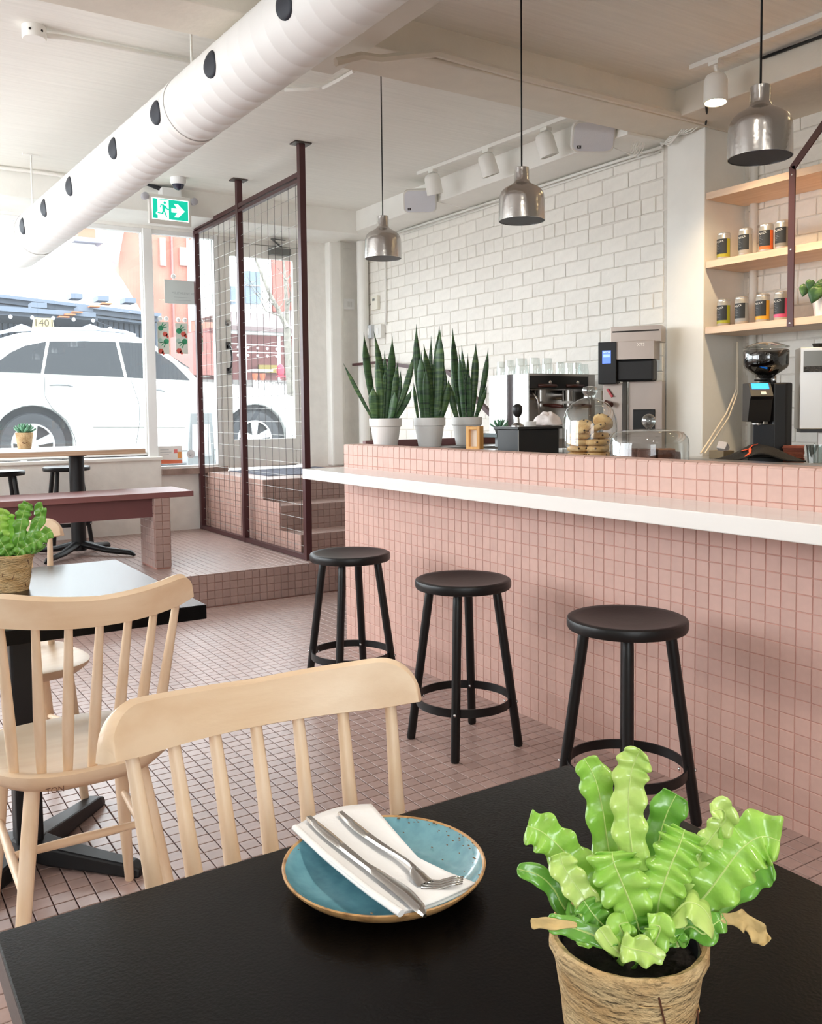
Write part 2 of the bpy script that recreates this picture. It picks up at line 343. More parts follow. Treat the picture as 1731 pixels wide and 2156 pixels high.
# ================================================================ THE BAR
bar = thing('bar_counter', 'long service bar faced with small pink square tiles', 'bar', (2.36, 2.0, 0))
M().box(2.2922, 2.402, -.4, 4.235, 0, 1.046).build('body', m_groutb, bar)
tiles(bar, (2.2922, 83.48*S, 1.048-21*S), (0, -1, 0), (0, 0, 1), 80, 21, m_tileb, 300,
      lambda u, v: 724 < u and not (1085 < v-(u-1000)*.13 < 1150 and u > 1000) and v < 1720 and not (1185 < u < 1480 and v > 1280) and not (870 < u < 1110 and v > 1200), th=.0022, gap=.0028)
def ledge():
    me = _tile_mesh('ledge_tile', .052, S-.003, .006, .003, m_tileb)
    cells = [(r*.055+.0275, (i+.5)*S, 0) for i in range(80) for r in range(2)]
    field(bar, cells, (2.291, 83.48*S-80*S, 1.046), (1, 0, 0), (0, 1, 0), m_tileb, 'ledge_tile', [me], 60, lambda u, v: u > 700)
ledge()
ct = tag(M().box(2.040, 2.289, -.4, 4.233, .880, .932).build('bar_countertop', mat('white_laminate', (228, 225, 221), .16, spec=.5, var=.02, vscale=3, stretch=(8, 1, 8)), bevel=.003), 'white laminate drinks shelf running along the front of the pink tiled bar', 'countertop')
ct2 = thing('service_counter', 'low maroon backed service counter behind the tiled ledge', 'counter', (2.7, 3, 0))
M().box(2.404, 2.95, -.4, 3.9, .98, 1.02).box(2.404, 3.40, 3.9, 4.235, .99, 1.03).build('top', mat('counter_steel', (150, 148, 146), .35, metal=.8), ct2)
M().box(2.404, 2.93, -.4, 3.9, 0, .98).box(2.404, 3.38, 3.9, 4.22, 0, .98).build('body', mat('maroon_board', (92, 52, 52), .5), ct2)
M().box(2.404, 3.40, 4.205, 4.235, 1.03, 1.068).build('back_rail', mat('maroon_rail', (108, 66, 64), .45), ct2)
bc = thing('back_counter', 'stainless steel counter under the shelves against the niche wall', 'counter', (4.2, 2, 0))
M().box(3.78, 4.715, -1, 3.56, .90, .94).build('top', mat('brushed_steel', (196, 194, 190), .3, metal=.9, stretch=(1, 40, 1), vscale=6, var=.1), bc)
M().box(3.82, 4.70, -1, 3.54, 0, .90).build('body', mat('cabinet_dark', (70, 66, 64), .5), bc)
# ================================================================ FURNITURE
m_black = mat('black_stain', (11, 11, 12), .40, spec=.42, bump=.04, bscale=80)
m_ltop = mat('black_laminate', (6, 6, 7), .24, spec=.2, bump=.05, bscale=300)
m_iron = mat('black_iron', (14, 15, 18), .45, spec=.45)
m_chrome = mat('chrome_bolt', (205, 205, 205), .15, metal=1)
m_maroon = mat('maroon_steel', (74, 40, 42), .42, spec=.45)
m_beech = wood('beech', (238, 214, 184), (224, 193, 158), .42, 2.2, (1.2, 9, 9), .03)
m_beechv = wood('beech_upright', (238, 214, 186), (228, 199, 164), .42, 3, (12, 12, 1.2), .03)
def table(name, label, x0, x1, y0, y1, z, th, px, py, zf, arms, group=None):
    t = thing(name, label, 'table', (px, py, zf), 0, group)
    M().box(x0, x1, y0, y1, z-th, z).build('table_top', m_ltop, t, bevel=.002)
    M().box(px-.035, px+.035, py-.035, py+.035, zf+.05, z-th-.008).build('column', m_iron, t, bevel=.008)
    M().box(px-.16, px+.16, py-.16, py+.16, z-th-.01, z-th).build('mounting_plate', m_iron, t)
    for ax, ay in arms:
        d = Vector((ax-px, ay-py, 0)); L = d.length; d.normalize(); n = Vector((-d.y, d.x, 0)); P = Vector((px, py, zf))
        m = M(); st = [(.0, .050, .03, .075), (.25, .040, .012, .060), (.6, .032, .006, .045), (.92, .028, .0, .034), (1., .022, .0, .022)]
        o = len(m.v)
        for k, wd, za, zb in st:
            c = P+d*(L*k)
            m.v += [c+n*wd+Vector((0, 0, za)), c-n*wd+Vector((0, 0, za)), c-n*wd*.8+Vector((0, 0, zb)), c+n*wd*.8+Vector((0, 0, zb))]
        for i in range(len(st)-1):
            for j in range(4): m.f.append([i*4+j, i*4+(j+1) % 4, i*4+4+(j+1) % 4, i*4+4+j])
        m.f += [[3, 2, 1, 0], [len(m.v)-4+q for q in range(4)]]
        m.build('base_arm', m_iron, t, bevel=.006)
    return t
T1 = table('cafe_table', 'black laminate table top in the foreground carrying the blue plate', .105, .805, .10, .880, .75, .034, .455, .49, 0, [(.20, .24), (.71, .24), (.20, .74), (.71, .74)])
T2 = table('cafe_table', 'black table by the left edge with a fern pot and glaring top', .06, .762, 2.137, 2.985, .75, .036, .405, 2.60, 0, [(.645, 2.35), (.66, 2.875), (.16, 2.35), (.16, 2.875)])
# spindle back chairs: person faces local +y
def chair(label, x, y, rz):
    c = thing('spindle_chair', label, 'chair', (x, y, 0), rz, 'beech spindle back chairs at the cafe tables')
    # saddle seat
    def outline(a):
        ca, sa = math.cos(a), math.sin(a); ex = 2.6
        xx = .215*math.copysign(abs(ca)**(2/ex), ca); yy = .212*math.copysign(abs(sa)**(2/ex), sa)
        return xx*(1+.10*(yy/.21)), yy
    n = 40; m = M(); rings = [(.0, .447), (.45, .4475), (.75, .4535), (.93, .459), (1., .456), (.99, .445), (.88, .424), (.0, .420)]
    for k, z in rings:
        for j in range(n):
            X, Y = outline(2*math.pi*j/n); zz = z+(.008 if k > .9 and Y < -.1 and z > .45 else 0); m.v.append(Vector((X*max(k, .001), Y*max(k, .001), zz)))
    for i in range(len(rings)-1):
        for j in range(n): m.f.append([i*n+j, i*n+(j+1) % n, (i+1)*n+(j+1) % n, (i+1)*n+j])
    seat = m.build('seat', m_beech, c, smooth=True, local=True)
    # crest rail on a tilted arc
    hw = .216
    def arc(t): # t -1..1
        xx = hw*t; return Vector((xx, -.275+.082*t*t, .793+.016*t*t))
    up = Vector((0, -.24, .97)).normalized(); nr = 56; m = M()
    for i in range(nr+1):
        t = math.sin(math.pi/2*(-1+2*i/nr)); p = arc(t); tn = (arc(min(1, t+.01))-arc(max(-1, t-.01))).normalized(); nn = tn.cross(up).normalized()
        e = max(0, (abs(t)-.80)/.20); h = (.063+.006*min(1, abs(t)/.75))*(.30+.70*math.sqrt(max(0, 1-e*e))); th = .0125+.003*min(1, abs(t)*1.2)
        lo = .004*e
        sect = [(-th, lo), (-th*.9, h*.5), (-th*.75, h-.006), (0, h), (th*.75, h-.006), (th*.9, h*.5), (th, lo), (0, lo-.002)]
        m.v += [p+nn*a+up*b for a, b in sect]
    k = 8
    for i in range(nr):
        for j in range(k): m.f.append([i*k+j, i*k+(j+1) % k, (i+1)*k+(j+1) % k, (i+1)*k+j])
    m.f += [list(reversed(range(k))), [nr*k+j for j in range(k)]]
    m.build('crest_rail', m_beech, c, smooth=True, local=True)
    for i in range(7):
        t = -1+2*i/6; a = Vector((.150*t, -.170+.050*t*t, .452)); q = arc(.84*t)+up*.010; mid = a.lerp(q, .35)
        M().tube([a, a.lerp(q, .2), mid, a.lerp(q, .7), q], [.0100, .0118, .0125, .0100, .0080], 10).build('spindle', m_beechv, c, smooth=True, local=True)
    L = {}
    for sx in (-1, 1):
        for sy, (tx, ty, bx, by) in ((1, (.135, .130, .165, .175)), (-1, (.115, -.125, .175, -.215))):
            a = Vector((sx*tx, ty, .428)); b = Vector((sx*bx, by, 0)); L[sx, sy] = (a, b)
            M().tube([a, a.lerp(b, .3), a.lerp(b, .6), b+Vector((0, 0, .004)), b], [.0165, .0175, .0160, .0115, .0095], 12).build('leg', m_beechv, c, smooth=True, local=True)
        p, q = L[sx, 1][0].lerp(L[sx, 1][1], .40), L[sx, -1][0].lerp(L[sx, -1][1], .52)
        M().tube([p, p.lerp(q, .5), q], [.0085, .011, .0085], 10).build('side_stretcher', m_beechv, c, smooth=True, local=True); L[sx] = p.lerp(q, .5)
    M().tube([L[-1], L[-1].lerp(L[1], .5), L[1]], [.008, .0115, .008], 10).build('cross_stretcher', m_beech, c, smooth=True, local=True)
    return c, seat
cA, _ = chair('beech spindle chair facing the camera behind the blue plate table', .462, .868, R(180-2.3))
cB, sB = chair('beech spindle chair with its back turned at the left table', .444, 2.168, R(.5))
cC, _ = chair('beech spindle chair half hidden behind the fern on the left table', .44, 3.02, R(180+3))
text_mesh('TON', .017, mat('burnt_mark', (96, 62, 44), .7), WM[cB.name] @ frame((-.085, -.2055, .437), (1, -.09, 0), (0, .2, 1)), 'maker_mark', sB, .0004)
# bar stools
def stool():
    t = thing('bar_stool', 'x', 'stool', (0, 0, 0), 0, 'black round stools')
    M().lathe([(.0001, .598), (.06, .599), (.11, .603), (.150, .610), (.166, .6125), (.1735, .609), (.176, .602), (.1755, .586), (.172, .579), (.165, .577), (.0001, .577)], (0, 0, 0), 48).build('seat', m_black, t, smooth=True, local=True)
    for sx in (-1, 1):
        for sy in (-1, 1):
            a = Vector((sx*.086, sy*.086, .582)); b = Vector((sx*.1425, sy*.1425, 0))
            lg = M().tube([a, a.lerp(b, .03), a.lerp(b, .10), a.lerp(b, .985), b], [.012, .0165, .0170, .0165, .0135], 10).build('leg', m_black, t, smooth=True, local=True)
            d = Vector((sx, sy, 0)).normalized(); p = a.lerp(b, 1-.165/.582)
            M().tube([p+d*.014, p+d*.021], [.0062, .0045], 10).build('bolt', m_chrome, lg, smooth=True, local=True)
            M().tube([p-d*.026, p-d*.0305], [.0058, .0040], 10).build('bolt', m_chrome, lg, smooth=True, local=True)
    r = .174; M().lathe([(r-.003, .150), (r+.002, .150), (r+.002, .180), (r-.003, .180), (r-.003, .150)], (0, 0, 0), 48, cap=False).build('foot_ring', m_black, t, smooth=True, local=True)
    return t
s0 = stool(); p = at_z(737, 1166, .605)
SP = [((p.x, p.y, 0), 'black bar stool farthest along the bar next to the platform step'), ((1.917, 2.65, 0), 'black bar stool in the middle of the three at the bar'), ((1.946, 1.868, 0), 'nearest black bar stool partly hidden by the foreground fern')]
a, b = at_z(140, 984, .815), at_z(-2, 994, .815)
SP += [((a.x, a.y, .211), 'black stool tucked under the far window table beside its column'), ((b.x, b.y, .211), 'black stool at the left edge under the far window table')]
for i, (q, lb) in enumerate(SP):
    if i == 0: s0.location = q; s0['label'] = lb
    else: dup(s0, q, 0, lb)
# far window table
ft = thing('window_table', 'pale topped table with plywood edge standing by the window', 'table', (1.47, 6.78, .211))
zt = .982
M().box(-.2, 1.862, 6.40, 7.30, zt-.036, zt-.004).build('table_top', wood('ply_edge', (206, 178, 150), (180, 146, 120), .5, 3, (1, 1, 40)), ft, bevel=.001)
M().box(-.2, 1.862, 6.40, 7.30, zt-.004, zt).build('laminate', mat('pale_laminate', (236, 236, 234), .3), ft)
for px in (1.475, .25):
    cl_ = M().tube([(px, 6.80, .24), (px, 6.80, zt-.05)], .052, 24).lathe([(.07, zt-.055), (.09, zt-.04), (.16, zt-.037)], (px, 6.80, 0), 24).build('column', m_iron, ft, smooth=True)
    M().box(px-.30, px+.30, 6.74, 6.86, zt-.042, zt-.036).build('mounting_plate', m_iron, ft)
    for ax, ay in ((.30, -.36), (.27, .22), (-.30, -.36), (-.27, .22)):
        d = Vector((ax, ay, 0)); M().tube([(px+ax*.08, 6.8+ay*.08, .285), (px+ax*.5, 6.8+ay*.5, .25), (px+ax*.93, 6.8+ay*.93, .238), (px+ax, 6.8+ay, .222)], [.034, .028, .024, .012], 8, flat=.8).build('base_arm', m_iron, ft, smooth=True)
# long bench on the platform
be = thing('bench', 'long maroon bench with a tiled pier leg on the platform', 'bench', (1.2, 6.0, .211))
M().box(-.6, 1.995, 5.79, 6.24, .678, .715).build('seat_board', mat('maroon_wood', (126, 82, 80), .42, spec=.45, var=.08, vscale=4, stretch=(1, 14, 1), bump=.04, bscale=40), be, bevel=.003)
M().box(-.6, 1.735, 5.83, 5.866, .555, .678).build('apron', mat('maroon_apron', (104, 62, 62), .5, var=.06, vscale=5), be)
lg = M().box(1.736, 1.832, 5.796, 6.115, .211, .678).build('leg', m_groutr, be)
tiles(lg, (1.730, 5.796, .678-9*S), (1, 0, 0), (0, 0, 1), 2, 9, m_tile, 40)
tiles(lg, (1.736, 6.115, .678-9*S), (0, -1, 0), (0, 0, 1), 6, 9, m_tile, 80)
tiles(lg, (1.832, 5.80, .678-9*S), (0, 1, 0), (0, 0, 1), 6, 9, m_tile, 0)
# mesh screen by the stairs
ms = thing('mesh_screen', 'maroon steel screen with a grid of thin wires beside the stairs', 'screen', (2.71, 6.6, .211))
for y, zt_ in ((5.555, 3.012), (6.655, 3.012), (7.635, 2.80)):
    pl = M().box(2.688, 2.732, y-.022, y+.022, .211, zt_).build('post', m_maroon, ms, bevel=.002)
    if zt_ > 3: M().box(2.65, 2.77, y-.045, y+.045, 3.010, 3.0195).build('ceiling_plate', mat('plate_steel', (84, 76, 72), .4, metal=.5), pl)
for za, zb in ((2.80, 2.832), (2.765, 2.787), (.214, .246)):
    M().box(2.692, 2.728, 5.577, 6.633, za, zb).build('rail', m_maroon, ms); M().box(2.692, 2.728, 6.677, 7.64, za, zb).build('rail', m_maroon, ms)
m_wire = mat('wire_steel', (176, 174, 170), .45, metal=.5)
for a_, b_ in ((5.577, 6.633), (6.677, 7.613)):
    k = 9 if a_ < 6 else 8
    for i in range(k):
        y = a_+(b_-a_)*(i+.6)/k; M().tube([(2.71, y, .24), (2.71, y, 2.77)], .0016, 5, cap=False).build('wire', mat('wire_dark', (62, 54, 54), .5, metal=.3), ms)
    for i in range(26):
        z = .30+i*.0955; M().tube([(2.713, a_, z), (2.713, b_, z)], .0016, 5, cap=False).build('wire', m_wire, ms)
# round duct hung from rods
du = thing('spiral_duct', 'white round spiral air duct with dark outlet holes under the ceiling', 'duct', (1.4, 5, 2.6))
c0, dd = Vector((1.495, 4.204, 2.657)), Vector((-.0956, .9932, -.0663)).normalized(); rd = .1525
ua = dd.cross(Vector((0, 0, 1))).normalized(); ub = ua.cross(dd)
A0, A1 = -6.2, 3.02
m = M(); o = 0; nn = 40; ks = int((A1-A0)/.1)
prof = []
for i in range(ks+1):
    s = A0+i*.1; prof += [(s, rd), (s+.046, rd), (s+.050, rd+.0015), (s+.054, rd)]
prof = [q for q in prof if q[0] <= A1]+[(A1, rd), (A1, rd-.004), (A1-.3, rd-.004)]
for s, r in prof: m.v += [c0+dd*s+ua*(r*math.cos(2*math.pi*j/nn))+ub*(r*math.sin(2*math.pi*j/nn)) for j in range(nn)]
for i in range(len(prof)-1):
    for j in range(nn): m.f.append([i*nn+j, i*nn+(j+1) % nn, (i+1)*nn+(j+1) % nn, (i+1)*nn+j])
m.build('pipe', mat('duct_white', (235, 233, 230), .42, spec=.35, var=.02, vscale=3), du, smooth=True)
M().add([c0+dd*(A1-.02)+ua*((rd-.003)*math.cos(2*math.pi*j/nn))+ub*((rd-.003)*math.sin(2*math.pi*j/nn)) for j in range(nn)], [list(range(nn))]).build('end_cap', mat('duct_end', (226, 224, 222), .5), du, solid=.004)
for u, v in ((597, 8), (441, 135), (326, 237), (236, 312), (144, 392), (90, 432), (45, 471), (790, -140)):
    # nearest hit of the sight line on the duct
    g = ray(u, v).normalized(); w_ = CAM-c0; a = g-dd*g.dot(dd); b = w_-dd*w_.dot(dd); qa, qb, qc = a.dot(a), 2*a.dot(b), b.dot(b)-(rd+.001)**2
    D = qb*qb-4*qa*qc
    k = (-qb-math.sqrt(max(D, 0)))/(2*qa); P = CAM+g*k; s = (P-c0).dot(dd); th0 = math.atan2((P-c0).dot(ub), (P-c0).dot(ua))
    if u < 100: th0 = HOLE
    HOLE = th0
    def hole(i, j, s=s, th0=th0):
        a = 2*math.pi*j; r = i*.056; return c0+dd*(s+r*math.cos(a))+(ua*math.cos(th0+r*math.sin(a)/rd)+ub*math.sin(th0+r*math.sin(a)/rd))*(rd+.0016)
    M().grid(hole, 3, 20).build('outlet_hole', mat('outlet_dark', (26, 30, 42), .6), du, solid=.001, smooth=True)
for x, y in ((1.228, 6.734), (1.492, 4.204)):
    s = (y-c0.y)/dd.y; z = (c0+dd*s).z+rd
    rod = M().tube([(x, y, z-.01), (x, y, 3.02)], .006, 8).build('hanger_rod', m_white, du, smooth=True)
    M().box(x-.055, x+.055, y-.018, y+.018, 3.012, 3.0195).build('rod_plate', m_white, rod)
    M().grid(lambda i, j: c0+dd*(s-.012+.024*i)+(ua*math.cos(6.2832*j)+ub*math.sin(6.2832*j))*(rd+.003), 1, 40).build('hanger_band', m_white, rod, smooth=True)
# boxed panel the duct runs under near the beam
tag(M().box(1.85, 2.09, 1.2, 3.92, 2.836, 2.859).build('duct_panel', mat('panel_paint', (226, 222, 212), .6, var=.02, vscale=4), bevel=.004), 'flat white boxed panel along the near part of the duct', 'panel')
# ================================================================ PENDANTS, TRACKS, CEILING FITTINGS
m_alu = mat('hammered_aluminium', (200, 198, 196), .20, metal=1, bump=.06, bscale=70, bdet=1)
def pendant():
    t = thing('pendant_lamp', 'x', 'lamp', (0, 0, 0), 0, 'aluminium pendant lamps over the bar')
    pr_ = [(.0285, .222), (.031, .220), (.031, .170), (.0335, .160), (.050, .149), (.072, .137), (.086, .124), (.0935, .108), (.0965, .09), (.0985, .0)]
    inn = [(.0955, .0), (.0935, .09), (.088, .112), (.07, .130), (.03, .150), (.0001, .152)]
    sh = M().lathe([(.0001, .222)]+pr_+inn, (0, 0, 0), 48).build('shade', m_alu, t, smooth=True, local=True)
    M().lathe([(.0945, .002), (.0925, .09), (.087, .110), (.069, .128), (.0001, .149)], (0, 0, 0), 32).build('shade_lining', mat('dark_lining', (52, 52, 54), .45, metal=.3), sh, smooth=True, local=True)
    M().lathe([(.0001, .05), (.014, .055), (.024, .075), (.020, .10), (.013, .125), (.013, .148)], (0, 0, 0), 20).build('bulb', mat('bulb_glass', (96, 92, 86), .2), t, smooth=True, local=True)
    return t
pn = pendant()
for i, (u, vt, vb, y, lb) in enumerate(((807, 452, 548, 4.155, 'aluminium pendant lamp hanging farthest away above the snake plants'), (1099, 348, 471, 3.010, 'aluminium pendant lamp in the middle above the bar'), (1600, 171, 343, 1.842, 'aluminium pendant lamp hanging nearest in front of the shelves'))):
    p = at_y(u, (vt+vb)/2, y); p = Vector((2.50, y, p.z-.111)) if i != 9 else p
    if i: t = dup(pn, p, 0, lb)
    else: t = pn; t.location = p; t['label'] = lb
    WM[t.name] = Matrix.Translation(p)
    M().tube([p+Vector((0, 0, .22)), Vector((2.50, y, 3.019))], .0034, 8).build('cord', mat('black_cord', (24, 22, 22), .6), t, smooth=True)
m_trk = mat('track_white', (234, 232, 226), .45)
m_lit = mat('lamp_disc', (255, 226, 170), .5, emis=30.0)
def track(label, x0, y0, x1, y1):
    t = tag(M().bar((x0, y0, 3.007), (x1, y1, 3.007), .034, .024).build('light_track', m_trk), label, 'track'); return t
track('white lighting track on the ceiling beyond the beam', 3.79, 5.77, 3.87, 3.90)
track('white lighting track on the ceiling of the near bay', 3.875, 3.28, 3.93, .4)
def head(label, x, y, aim, lit, zc=2.90, beam=None):
    t = thing('track_spotlight', label, 'spotlight', (x, y, 2.99), 0, 'white cylinder spotlights on tracks')
    a = Vector(aim).normalized(); c = Vector((x, y, zc)); q = a.to_track_quat('Z', 'Y').to_matrix()
    M().lathe([(.0001, -.070), (.030, -.068), (.050, -.056), (.058, -.035), (.060, .080), (.054, .080), (.052, .070), (.0001, .070)], c, 28, q).build('can', m_trk, t, smooth=True)
    M().tube([(x, y, 2.996), (x, y, 2.965), c-a*.02+Vector((.03, 0, .03))], .011, 8).box(x-.022, x+.022, y-.03, y+.03, 2.975, 2.996).build('bracket', m_trk, t)
    M().lathe([(.0001, .072), (.05, .072), (.05, .076), (.0001, .076)], c, 24, q).build('lens', m_lit if lit else mat('lens_off', (180, 178, 170), .3), t)
    if lit:
        l = bpy.data.lights.new('spot', 'SPOT'); l.energy = SPOT_W; l.color = (1., .74, .44) if SPOT_W != ROOM_W else (1., .93, .84); l.spot_size = R(95) if x > 3 else R(140); l.spot_blend = .8; l.shadow_soft_size = .05
        o = bpy.data.objects.new('spot_beam', l); o.parent = t; o.location = Vector((x, y, zc))+a*.085-Vector((x, y, 2.99)); o.rotation_euler = (-Vector(beam or aim)).to_track_quat('Z', 'Y').to_euler(); col.objects.link(o)
SPOT_W = 85; ROOM_W = 40
head('unlit white track spotlight farthest from the camera near the small speaker', 3.80, 5.59, (.3, .1, -1), False)
head('unlit white track spotlight in the middle of the far track', 3.83, 4.97, (.35, -.05, -1), False)
head('unlit white track spotlight nearest to the beam on the far track', 3.86, 4.41, (.3, -.12, -1), False)
head('glowing white track spotlight above the niche shelves', 3.885, 3.13, (-.05, -.04, -1), True, 2.865, (.32, .06, -1))
head('glowing white track spotlight cut by the right picture edge', 3.90, 2.36, (-.05, -.04, -1), True, 2.865, (.34, 0, -1))
head('glowing white track spotlight outside the right of the picture', 3.92, 1.5, (-.05, -.04, -1), True, 2.865, (.34, 0, -1))
# the dining room's own track of warm spotlights, over the tables behind the viewer
track('white lighting track over the tables behind the viewer', 1.15, 1.5, 1.15, -2.4)
for i_, y_ in enumerate((1.25, .2, -.85, -1.9)):
    W0 = SPOT_W; SPOT_W = ROOM_W; head('glowing white track spotlight over the tables, %s from the window' % ('first', 'second', 'third', 'fourth')[i_], 1.15, y_, (.02, .02, -1), True, 2.865, (.05, .25, -1)); SPOT_W = W0
# speakers on the soffit
def speaker(label, c, yaw, pitch, sz=1.):
    t = thing('wall_speaker', label, 'speaker', c, 0, 'white wall speakers on the soffit')
    Q = Matrix.Rotation(R(yaw), 3, 'Z') @ Matrix.Rotation(R(pitch), 3, 'X')
    w_, h_, d_ = .235*sz, .16*sz, .16*sz
    m = M(); rr = [(1, 0), (1, -.05), (.62, -d_)]
    for k, dp in rr:
        for j in range(24):
            a = 2*math.pi*j/24; ca, sa = math.cos(a), math.sin(a)
            m.v.append(Vector(c)+Q @ Vector((w_/2*k*math.copysign(abs(ca)**.35, ca), -dp-d_/2, h_/2*k*math.copysign(abs(sa)**.35, sa))))
    for i in range(2):
        for j in range(24): m.f.append([i*24+j, i*24+(j+1) % 24, i*24+24+(j+1) % 24, i*24+24+j])
    m.f += [list(range(24)), [48+j for j in reversed(range(24))]]
    b = m.build('cabinet', mat('speaker_white', (224, 221, 215), .5), t, smooth=True)
    g = M(); pts = []
    for j in range(24):
        a = 2*math.pi*j/24; ca, sa = math.cos(a), math.sin(a); pts.append(Vector(c)+Q @ Vector((w_/2*.93*math.copysign(abs(ca)**.35, ca), -d_/2-.001, h_/2*.92*math.copysign(abs(sa)**.35, sa))))
    g.solidpoly(pts, Q @ Vector((0, -1, 0)), .004).build('grille', mat('speaker_grille', (212, 212, 218), .7, bump=.2, bscale=400), t)
    f0 = frame(Vector(c)+Q @ Vector((-w_*.33, -d_/2-.006, -h_*.32)), Q @ Vector((1, 0, 0)), Q @ Vector((0, 0, 1)))
    M().box(-.012, .012, -.009, .009, 0, .001).xf(f0).build('logo_badge', mat('badge_black', (36, 36, 38), .4), t)
    text_mesh('K', .015, mat('badge_white', (230, 230, 230), .5), f0 @ Matrix.Translation((0, 0, .0012)), 'logo', t)
    M().tube([Vector(c)+Q @ Vector((0, .0, 0)), Vector((4.035, c[1]+.08, c[2]-.01))], .014, 8).build('wall_bracket', m_trk, t)
speaker('white wall speaker at the far end of the soffit', (3.945, 5.98, 2.88), -36, 24, 1.1)
speaker('white wall speaker close to the beam and cable coil', (3.945, 4.10, 2.885), -30, 24, 1.1)
# cables, conduits
def cable(name, label, pts, r, m, n=6, cat='cable'): return tag(M().tube(pts, r, n).build(name, m, smooth=True), label, cat)
cable('conduit', 'white conduit running along the top of the brick wall', [(4.352, 7.0, 2.83), (4.35, 5.5, 2.826), (4.352, 4.4, 2.828), (4.35, 3.9, 2.822)], .011, m_white)
cable('conduit', 'second thin white conduit below the soffit above the bricks', [(4.356, 6.9, 2.800), (4.355, 5.0, 2.802), (4.356, 4.3, 2.806), (4.352, 3.92, 2.80)], .007, m_white)
cable('conduit', 'white pipe running along the near lower edge of the ceiling beam', [at_y(707, 131, 3.55), at_y(760, 118, 3.55), at_y(800, 124, 3.55), at_y(850, 118, 3.55), at_y(920, 112, 3.55)]+[(x, 3.556, 2.878) for x in (2.9, 3.4, 4.0, 4.34)], .019, m_trim)
cable('speaker_cable', 'thin white speaker cable drooping below the beam corner', [(4.0, 4.05, 2.83), (4.15, 3.98, 2.77), (4.34, 3.95, 2.80)], .003, m_white)
cable('speaker_cable', 'thin white cable drooping from the far speaker', [(4.0, 5.9, 2.86), (4.2, 5.75, 2.79), (4.34, 5.4, 2.80)], .003, m_white)
for i in range(5):
    a = i*.013
    cable('cable', 'loose white cables bundled over the top of the pillar', [(4.345-a*.3, 3.90, 2.825+a*.5), (4.30, 3.80, 2.850-a), (4.33-a, 3.66, 2.845+a*.7), (4.32, 3.56, 2.88+a)], .004, m_white)['group'] = 'cables over the pillar'
for i in range(4):
    r = .045+.006*i; cable('cable_coil', 'coiled white cable hanging between speaker and pillar', [(4.18+.02*i+r*.5*math.cos(k*.7), 3.97+r*math.sin(k*.7)*.4, 2.82+r*math.cos(k*.7)) for k in range(10)], .003, m_white)['group'] = 'coil of cable by the speaker'
cable('cable', 'black cable dropping from the glowing spotlight to the beam', [at_y(1487, 220, 3.3), at_y(1489, 245, 3.5), at_y(1486, 262, 3.55)], .006, m_black)
cable('cable', 'black cable along the junction of ceiling and soffit', [(4.085, 3.0, 3.008), (4.08, 2.6, 3.0), (4.085, 2.2, 3.01), (4.085, 1.4, 3.005)], .008, m_black)
# junction box with conduit on the ceiling at the upper left
p = at_z(72, 70, 2.99)
jb = thing('junction_box', 'round white junction box on the ceiling at the upper left', 'box', (p.x, p.y, 3.02))
M().lathe([(.0001, 2.963), (.050, 2.963), (.054, 2.967), (.054, 3.0195)], (p.x, p.y, 0), 28).build('housing', m_white, jb, smooth=True)
for a in (0.2, 1.4, 4.2, 5.2): M().tube([(p.x+.053*math.cos(a), p.y+.053*math.sin(a), 2.99), (p.x+.0555*math.cos(a), p.y+.0555*math.sin(a), 2.99)], .006, 8).build('knockout', m_dark, jb)
q = at_z(400, 132, 3.0)
M().tube([(p.x+.05, p.y, 2.99), (p.x+.12, p.y+.005, 3.0), (q.x, q.y, 3.003), (q.x+.2, q.y-.003, 3.003)], .012, 8).build('conduit', m_white, jb, smooth=True)
cable('conduit', 'white conduit under the ceiling to the right of the duct', [at_z(600, 190, 3.0), at_z(648, 188, 2.99), at_z(680, 186, 3.0), at_z(715, 168, 3.0), at_z(745, 150, 3.0)], .011, m_white)
cable('conduit', 'white conduit along the ceiling above the front windows', [(-2.4, 7.125, 3.0), (.9, 7.125, 3.0), (1.45, 7.125, 3.0), (1.6, 7.12, 2.99), (1.66, 7.12, 2.96)], .013, m_white)
# dome camera
p = at_z(375, 380, 3.0)
dc = thing('security_camera', 'white dome security camera on the ceiling above the exit sign', 'camera', (p.x, p.y, 3.02))
M().lathe([(.058, 3.0195), (.060, 2.985), (.050, 2.968)], (p.x, p.y, 0), 28).build('housing', m_frame, dc, smooth=True)
M().lathe([(.0001, 2.925), (.022, 2.931), (.038, 2.946), (.046, 2.968)], (p.x, p.y, 0), 24).build('dome', mat('smoked_dome', (44, 48, 66), .08, spec=.7), dc, smooth=True)
tag(M().tube([at_y(306, 388, 7.13), at_y(325, 393, 7.12), at_y(345, 400, 7.14), at_y(368, 401, 7.12)], [.006, .016, .02, .008], 8).build('wire_splice', mat('black_tape', (40, 40, 44), .6, bump=.4, bscale=60), smooth=True), 'black taped wires poking out beside the security camera', 'wires')
